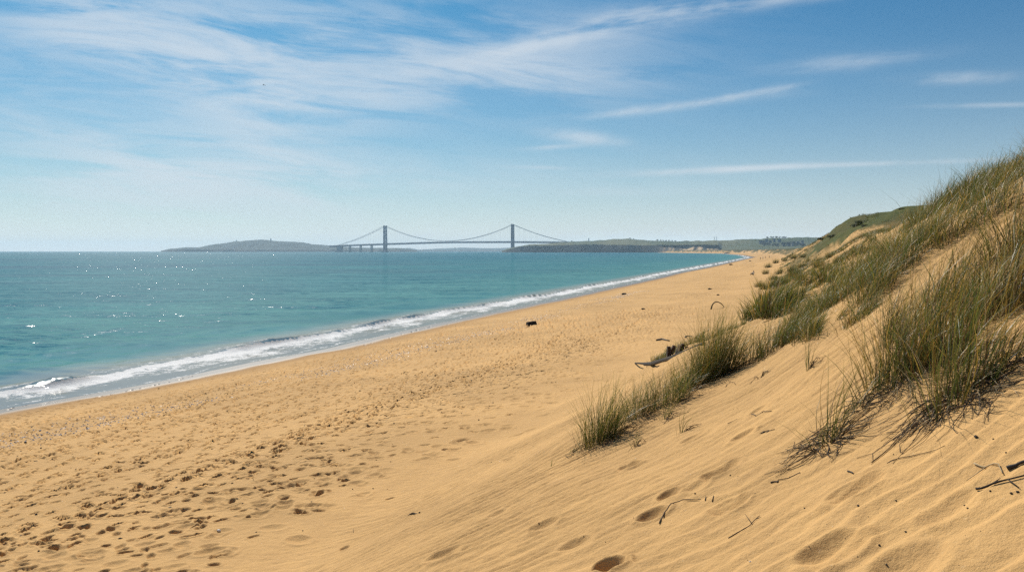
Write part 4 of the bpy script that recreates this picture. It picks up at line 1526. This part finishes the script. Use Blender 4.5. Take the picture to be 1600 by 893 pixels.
def leaf_cloud(name, r, lobes, n, size, tint):
    '''many leaf sprays spread through overlapping lobes: (centre, radii)'''
    lob = np.array([list(c) + list(q) for c, q in lobes])
    k = r.integers(0, len(lob), n)
    u = r.normal(0, 1, (n, 3))
    u /= np.linalg.norm(u, axis=1)[:, None]
    rr_ = r.random(n) ** 0.45
    P = lob[k, :3] + u * rr_[:, None] * lob[k, 3:] * r.uniform(.85, 1.1, (n, 1))
    a = r.normal(0, 1, (n, 3))
    a /= np.linalg.norm(a, axis=1)[:, None]
    b_ = np.cross(a, u + r.normal(0, .4, (n, 3)))
    b_ /= np.linalg.norm(b_, axis=1)[:, None] + 1e-6
    sz = size * r.uniform(.5, 1.3, (n, 1))
    V = np.stack([P - a * sz - b_ * sz * .5, P + a * sz - b_ * sz * .5, P + a * sz * .7 + b_ * sz * .6, P - a * sz * .7 + b_ * sz * .6], 1)
    C = np.repeat((np.array(tint) * r.uniform(.6, 1.4, (n, 1)))[:, None, :], 4, 1)
    Q = np.arange(n * 4).reshape(n, 4)
    return make_mesh(name, V.reshape(-1, 3), [Q], False, dict(tint=C.reshape(-1, 3)), [m_leaf])


BT = []
for k in range(3):
    lob = [((qr.uniform(-.35, .35), qr.uniform(-.3, .3), qr.uniform(.30, .75)), (qr.uniform(.4, .6), qr.uniform(.4, .6), qr.uniform(.25, .38))) for _ in range(6)]
    BT.append((leaf_cloud('crown', qr, lob, 420, .075, (.035, .045, .022)), MB().tube([(0, 0, 0), (.02, .01, .3), (0, .03, .7)], [.05, .04, .02], 6).mesh('trunk', m_bark)))


def far_tree(x_, y_, z_, hgt, label, group):
    k = int(qr.integers(0, 3))
    e = empty('broadleaf_tree', (x_, y_, z_), label, 'tree', group, qr.uniform(0, 6))
    w = hgt * qr.uniform(1.0, 1.5)
    e.scale = (w, w, hgt)
    link('crown', BT[k][0], e)
    link('trunk', BT[k][1], e)


def head_surface(px, frac):
    '''a point on the built headland: column px, fraction of the way up the slope (0 cliff edge .. 1 ridge)'''
    nseg = 900
    i = int(np.clip(round((px - 784) / (1420 - 784) * (nseg - 1)), 0, nseg - 1))
    j = 8 + int(round(frac * 11))
    return vx[j * nseg + i]


for px_t in [1199, 1204, 1208, 1213, 1218, 1223, 1227]:
    q = head_surface(px_t, 1.0)
    far_tree(q[0], q[1], q[2] - .5, qr.uniform(7, 10), 'dark tree in the little clump on the skyline above the town row', 'clump of trees on the skyline')
for px_t in [1027, 1032, 1036, 1040, 1045, 1050, 1055]:
    q = head_surface(px_t, 1.0)
    far_tree(q[0], q[1], q[2] - .5, qr.uniform(5, 8), 'dark tree in the line on the headland skyline left of the masts', 'line of trees on the headland')
for px_t in [884, 889, 893, 984, 990]:
    q = head_surface(px_t, 1.0)
    far_tree(q[0], q[1], q[2] - .5, qr.uniform(4, 7), 'small dark tree on the headland skyline near the stone tower', 'small trees near the stone tower')
for px_t in [1192, 1199, 1207, 1213, 1222, 1229, 1236, 1243, 1250]:
    q = head_surface(px_t, qr.uniform(.25, .45))
    far_tree(q[0], q[1] - 12, q[2] - 1, qr.uniform(12, 17), 'dark tree among the grey houses of the hillside row', 'trees among the hillside houses')

m_wall = simple_mat('house_wall', (0.20, 0.22, 0.25), 0.9, 0.25, 0.2)
m_roof = simple_mat('house_roof', (0.09, 0.10, 0.12), 0.9, 0.2, 0.3)
m_pane = simple_mat('window_dark', (0.03, 0.035, 0.04), 0.3, 0.1, 1)


def house(x_, y_, z_, w, dpt, hgt, label, group):
    e = empty('terraced_house', (x_, y_, z_), label, 'house', group, qr.uniform(-.15, .15))
    MB().box((0, 0, hgt / 2 - 3), (w, dpt, hgt + 6)).build('wall', m_wall, e)
    rf = hgt * .55
    V = [(-w / 2 - .4, -dpt / 2 - .5, hgt), (w / 2 + .4, -dpt / 2 - .5, hgt), (w / 2 + .4, dpt / 2 + .5, hgt), (-w / 2 - .4, dpt / 2 + .5, hgt), (-w / 2 - .4, 0, hgt + rf), (w / 2 + .4, 0, hgt + rf)]
    r_ = MB().add(V, [(3, 2, 1, 0), (0, 1, 5, 4), (2, 3, 4, 5)], [(1, 2, 5), (3, 0, 4)]).build('roof', m_roof, e)
    MB().box((w * .35, 0, hgt + rf + .6), (1.1, 1.1, 2.4)).build('chimney', m_wall, r_)
    for xx in (-.27, .27):
        for zz in (.28, .68):
            MB().box((xx * w, -dpt / 2 - .03, zz * hgt), (1.5, .12, 1.7)).build('window', m_pane, e)


for px_h in [1188, 1193, 1197, 1203, 1209, 1217, 1224, 1232, 1239, 1246, 1253]:
    q = head_surface(px_h, qr.uniform(.38, .56))
    house(q[0], q[1], q[2], qr.uniform(9, 13), 9, qr.uniform(7, 10), 'tiny grey-blue house in the hillside row above the far end of the beach', 'houses on the far hillside')
# stone tower and masts on the headland skyline
q = head_surface(920, 1.0)
mb = MB().box((0, 0, 6), (5, 5, 14), taper=.85)
mb.box((0, 0, 13.5), (5.6, 5.6, 1.2))
for sx in (-2, 0, 2):
    mb.box((sx, -2.3, 14.6), (1.0, .8, 1.2))
    mb.box((sx, 2.3, 14.6), (1.0, .8, 1.2))
mb.box((0, 0, 15.2), (2.4, 2.4, 3.4), taper=.4)
tag(mb.build('stone_tower', m_conc, None, tuple(q)), 'small dark stone tower on the headland skyline right of the bridge', 'tower')
for px_m, hm in ((1115.5, 18), (1119.5, 20)):
    q = head_surface(px_m, .96)
    mb = MB()
    for sx, sy in ((-1, -1), (1, -1), (1, 1), (-1, 1)):
        mb.tube([(sx * 1.8, sy * 1.8, -1), (sx * .4, sy * .4, hm)], .22, 4)
    for f in np.linspace(.1, .9, 7):
        r_ = 1.8 - 1.4 * f
        for (a_, b_) in (((-1, -1), (1, -1)), ((1, -1), (1, 1)), ((1, 1), (-1, 1)), ((-1, 1), (-1, -1))):
            mb.tube([(a_[0] * r_, a_[1] * r_, f * hm), (b_[0] * (r_ - .2), b_[1] * (r_ - .2), f * hm + 2)], .12, 4)
    for f in (.72, .86):
        mb.box((0, 0, f * hm), (7, .4, .4))
    tag(mb.build('lattice_mast', m_steel, None, tuple(q)), 'thin lattice mast on the headland skyline, ' + ('left' if px_m < 1117 else 'right') + ' one of the close pair', 'mast', 'lattice masts')


def skyline(ob, px):
    n_ = len(ob.data.vertices) * 3
    c = np.empty(n_, np.float32)
    ob.data.vertices.foreach_get('co', c)
    c = c.reshape(-1, 3)
    a = 800 + F * c[:, 0] / c[:, 1]
    k = np.where(np.abs(a - px) < 1.2)[0]
    return c[k[np.argmax(c[k, 2])]]


isl = bpy.data.objects['island_hill']
q = skyline(isl, 424)
tag(MB().box((0, 0, 7), (9, 9, 18), taper=.8).box((0, 0, 17), (4, 4, 6), taper=.5).build('stone_tower', m_conc, None, tuple(q)), 'tiny tower on top of the hazy island left of the bridge', 'tower')
q = skyline(isl, 369)
tag(MB().box((0, 0, 3), (7, 7, 10), taper=.8).box((0, 0, 9), (9, 5, 2), taper=.7).build('hilltop_hut', m_conc, None, tuple(q)), 'tiny hut on the left shoulder of the hazy island', 'hut')
# rocks in the shallows at the far end of the beach
for (a_, b_, w_, lab) in [(1136, 397.0, 9, 'largest black rock in the shallows at the far end of the beach'), (1143, 396.6, 4.5, 'smaller black rock right of the largest one in the far shallows')]:
    D_ = 2300.0
    q = at_y(a_, b_, D_)
    ob = link('sea_rock', rock_mesh('sea_rock', qr, w_, m_dark, .35), None, (q[0], D_, .4))
    tag(ob, lab, 'rock', 'rocks in the far shallows')
# scrub on and below the green hill
BU = [leaf_cloud('shrub', qr, [((qr.uniform(-.5, .5), qr.uniform(-.4, .4), qr.uniform(.1, .3)), (qr.uniform(.35, .55), qr.uniform(.35, .5), qr.uniform(.22, .34))) for _ in range(6)], 900, .06, (.075, .085, .025)) for k in range(3)]
SH = [(1389, 319, 1.3), (1396, 318, 1.5), (1404, 318, 1.2), (1411, 319, 1.0), (1346, 345, 1.8), (1340, 349, 1.6), (1351, 350, 1.4), (1300, 366, 1.5), (1285, 370, 1.3)]
NEARHILL = dict()
for k, (a_, b_, w_) in enumerate(SH):
    q = G(a_, b_ + 3)
    if q[1] > 400:
        q = G(a_, b_ + 7)
    ob = link('gorse_bush', BU[k % 3], None, tuple(q - np.array([0, 0, .15])))
    ob.scale = (w_, w_, w_ * .6)
    ob.rotation_euler = (0, 0, qr.uniform(0, 6))
    tag(ob, 'dark low bush on the crest of the green hill' if k < 4 else 'dark low bush on the steep left shoulder of the green hill', 'bush', 'bushes on the crest of the green hill' if k < 4 else 'bushes on the shoulder of the green hill')

# ------------------------------------------------------------------ gulls
m_gull = simple_mat('gull_feathers', (0.12, 0.12, 0.13), 0.8, 0.3, 8)


def gull(px, py, dist, rz, label):
    q = at_y(px, py, dist)
    V = []
    for f in np.linspace(-1, 1, 9):
        zz = .16 * (1 - abs(abs(f) - .5) * 2) - .02
        ch = .20 * (1 - abs(f)) ** .6 + .03
        V += [(f * .65, ch * .5 - .18 * abs(f), zz), (f * .65, -ch * .5 - .18 * abs(f), zz), (f * .65, -.18 * abs(f), zz + .03)]
    Q = []
    for i in range(8):
        for k in range(3):
            Q.append((i * 3 + k, i * 3 + (k + 1) % 3, i * 3 + 3 + (k + 1) % 3, i * 3 + 3 + k))
    mb = MB().add(V, Q)
    mb.tube([(0, -.32, 0), (0, -.2, .01), (0, -.05, 0), (0, .12, 0), (0, .22, .02), (0, .28, .02), (0, .34, .01)], [.05, .05, .085, .075, .045, .045, .012], 8)
    ob = mb.build('gull', m_gull, None, tuple(q), True)
    ob.rotation_euler = (.1, .15, rz)
    tag(ob, label, 'gull')


gull(412, 133, 240, 1.2, 'tiny dark gull flying in the sky among the high clouds')
gull(232, 349, 330, .4, 'tiny dark gull flying low above the sea left of the island')
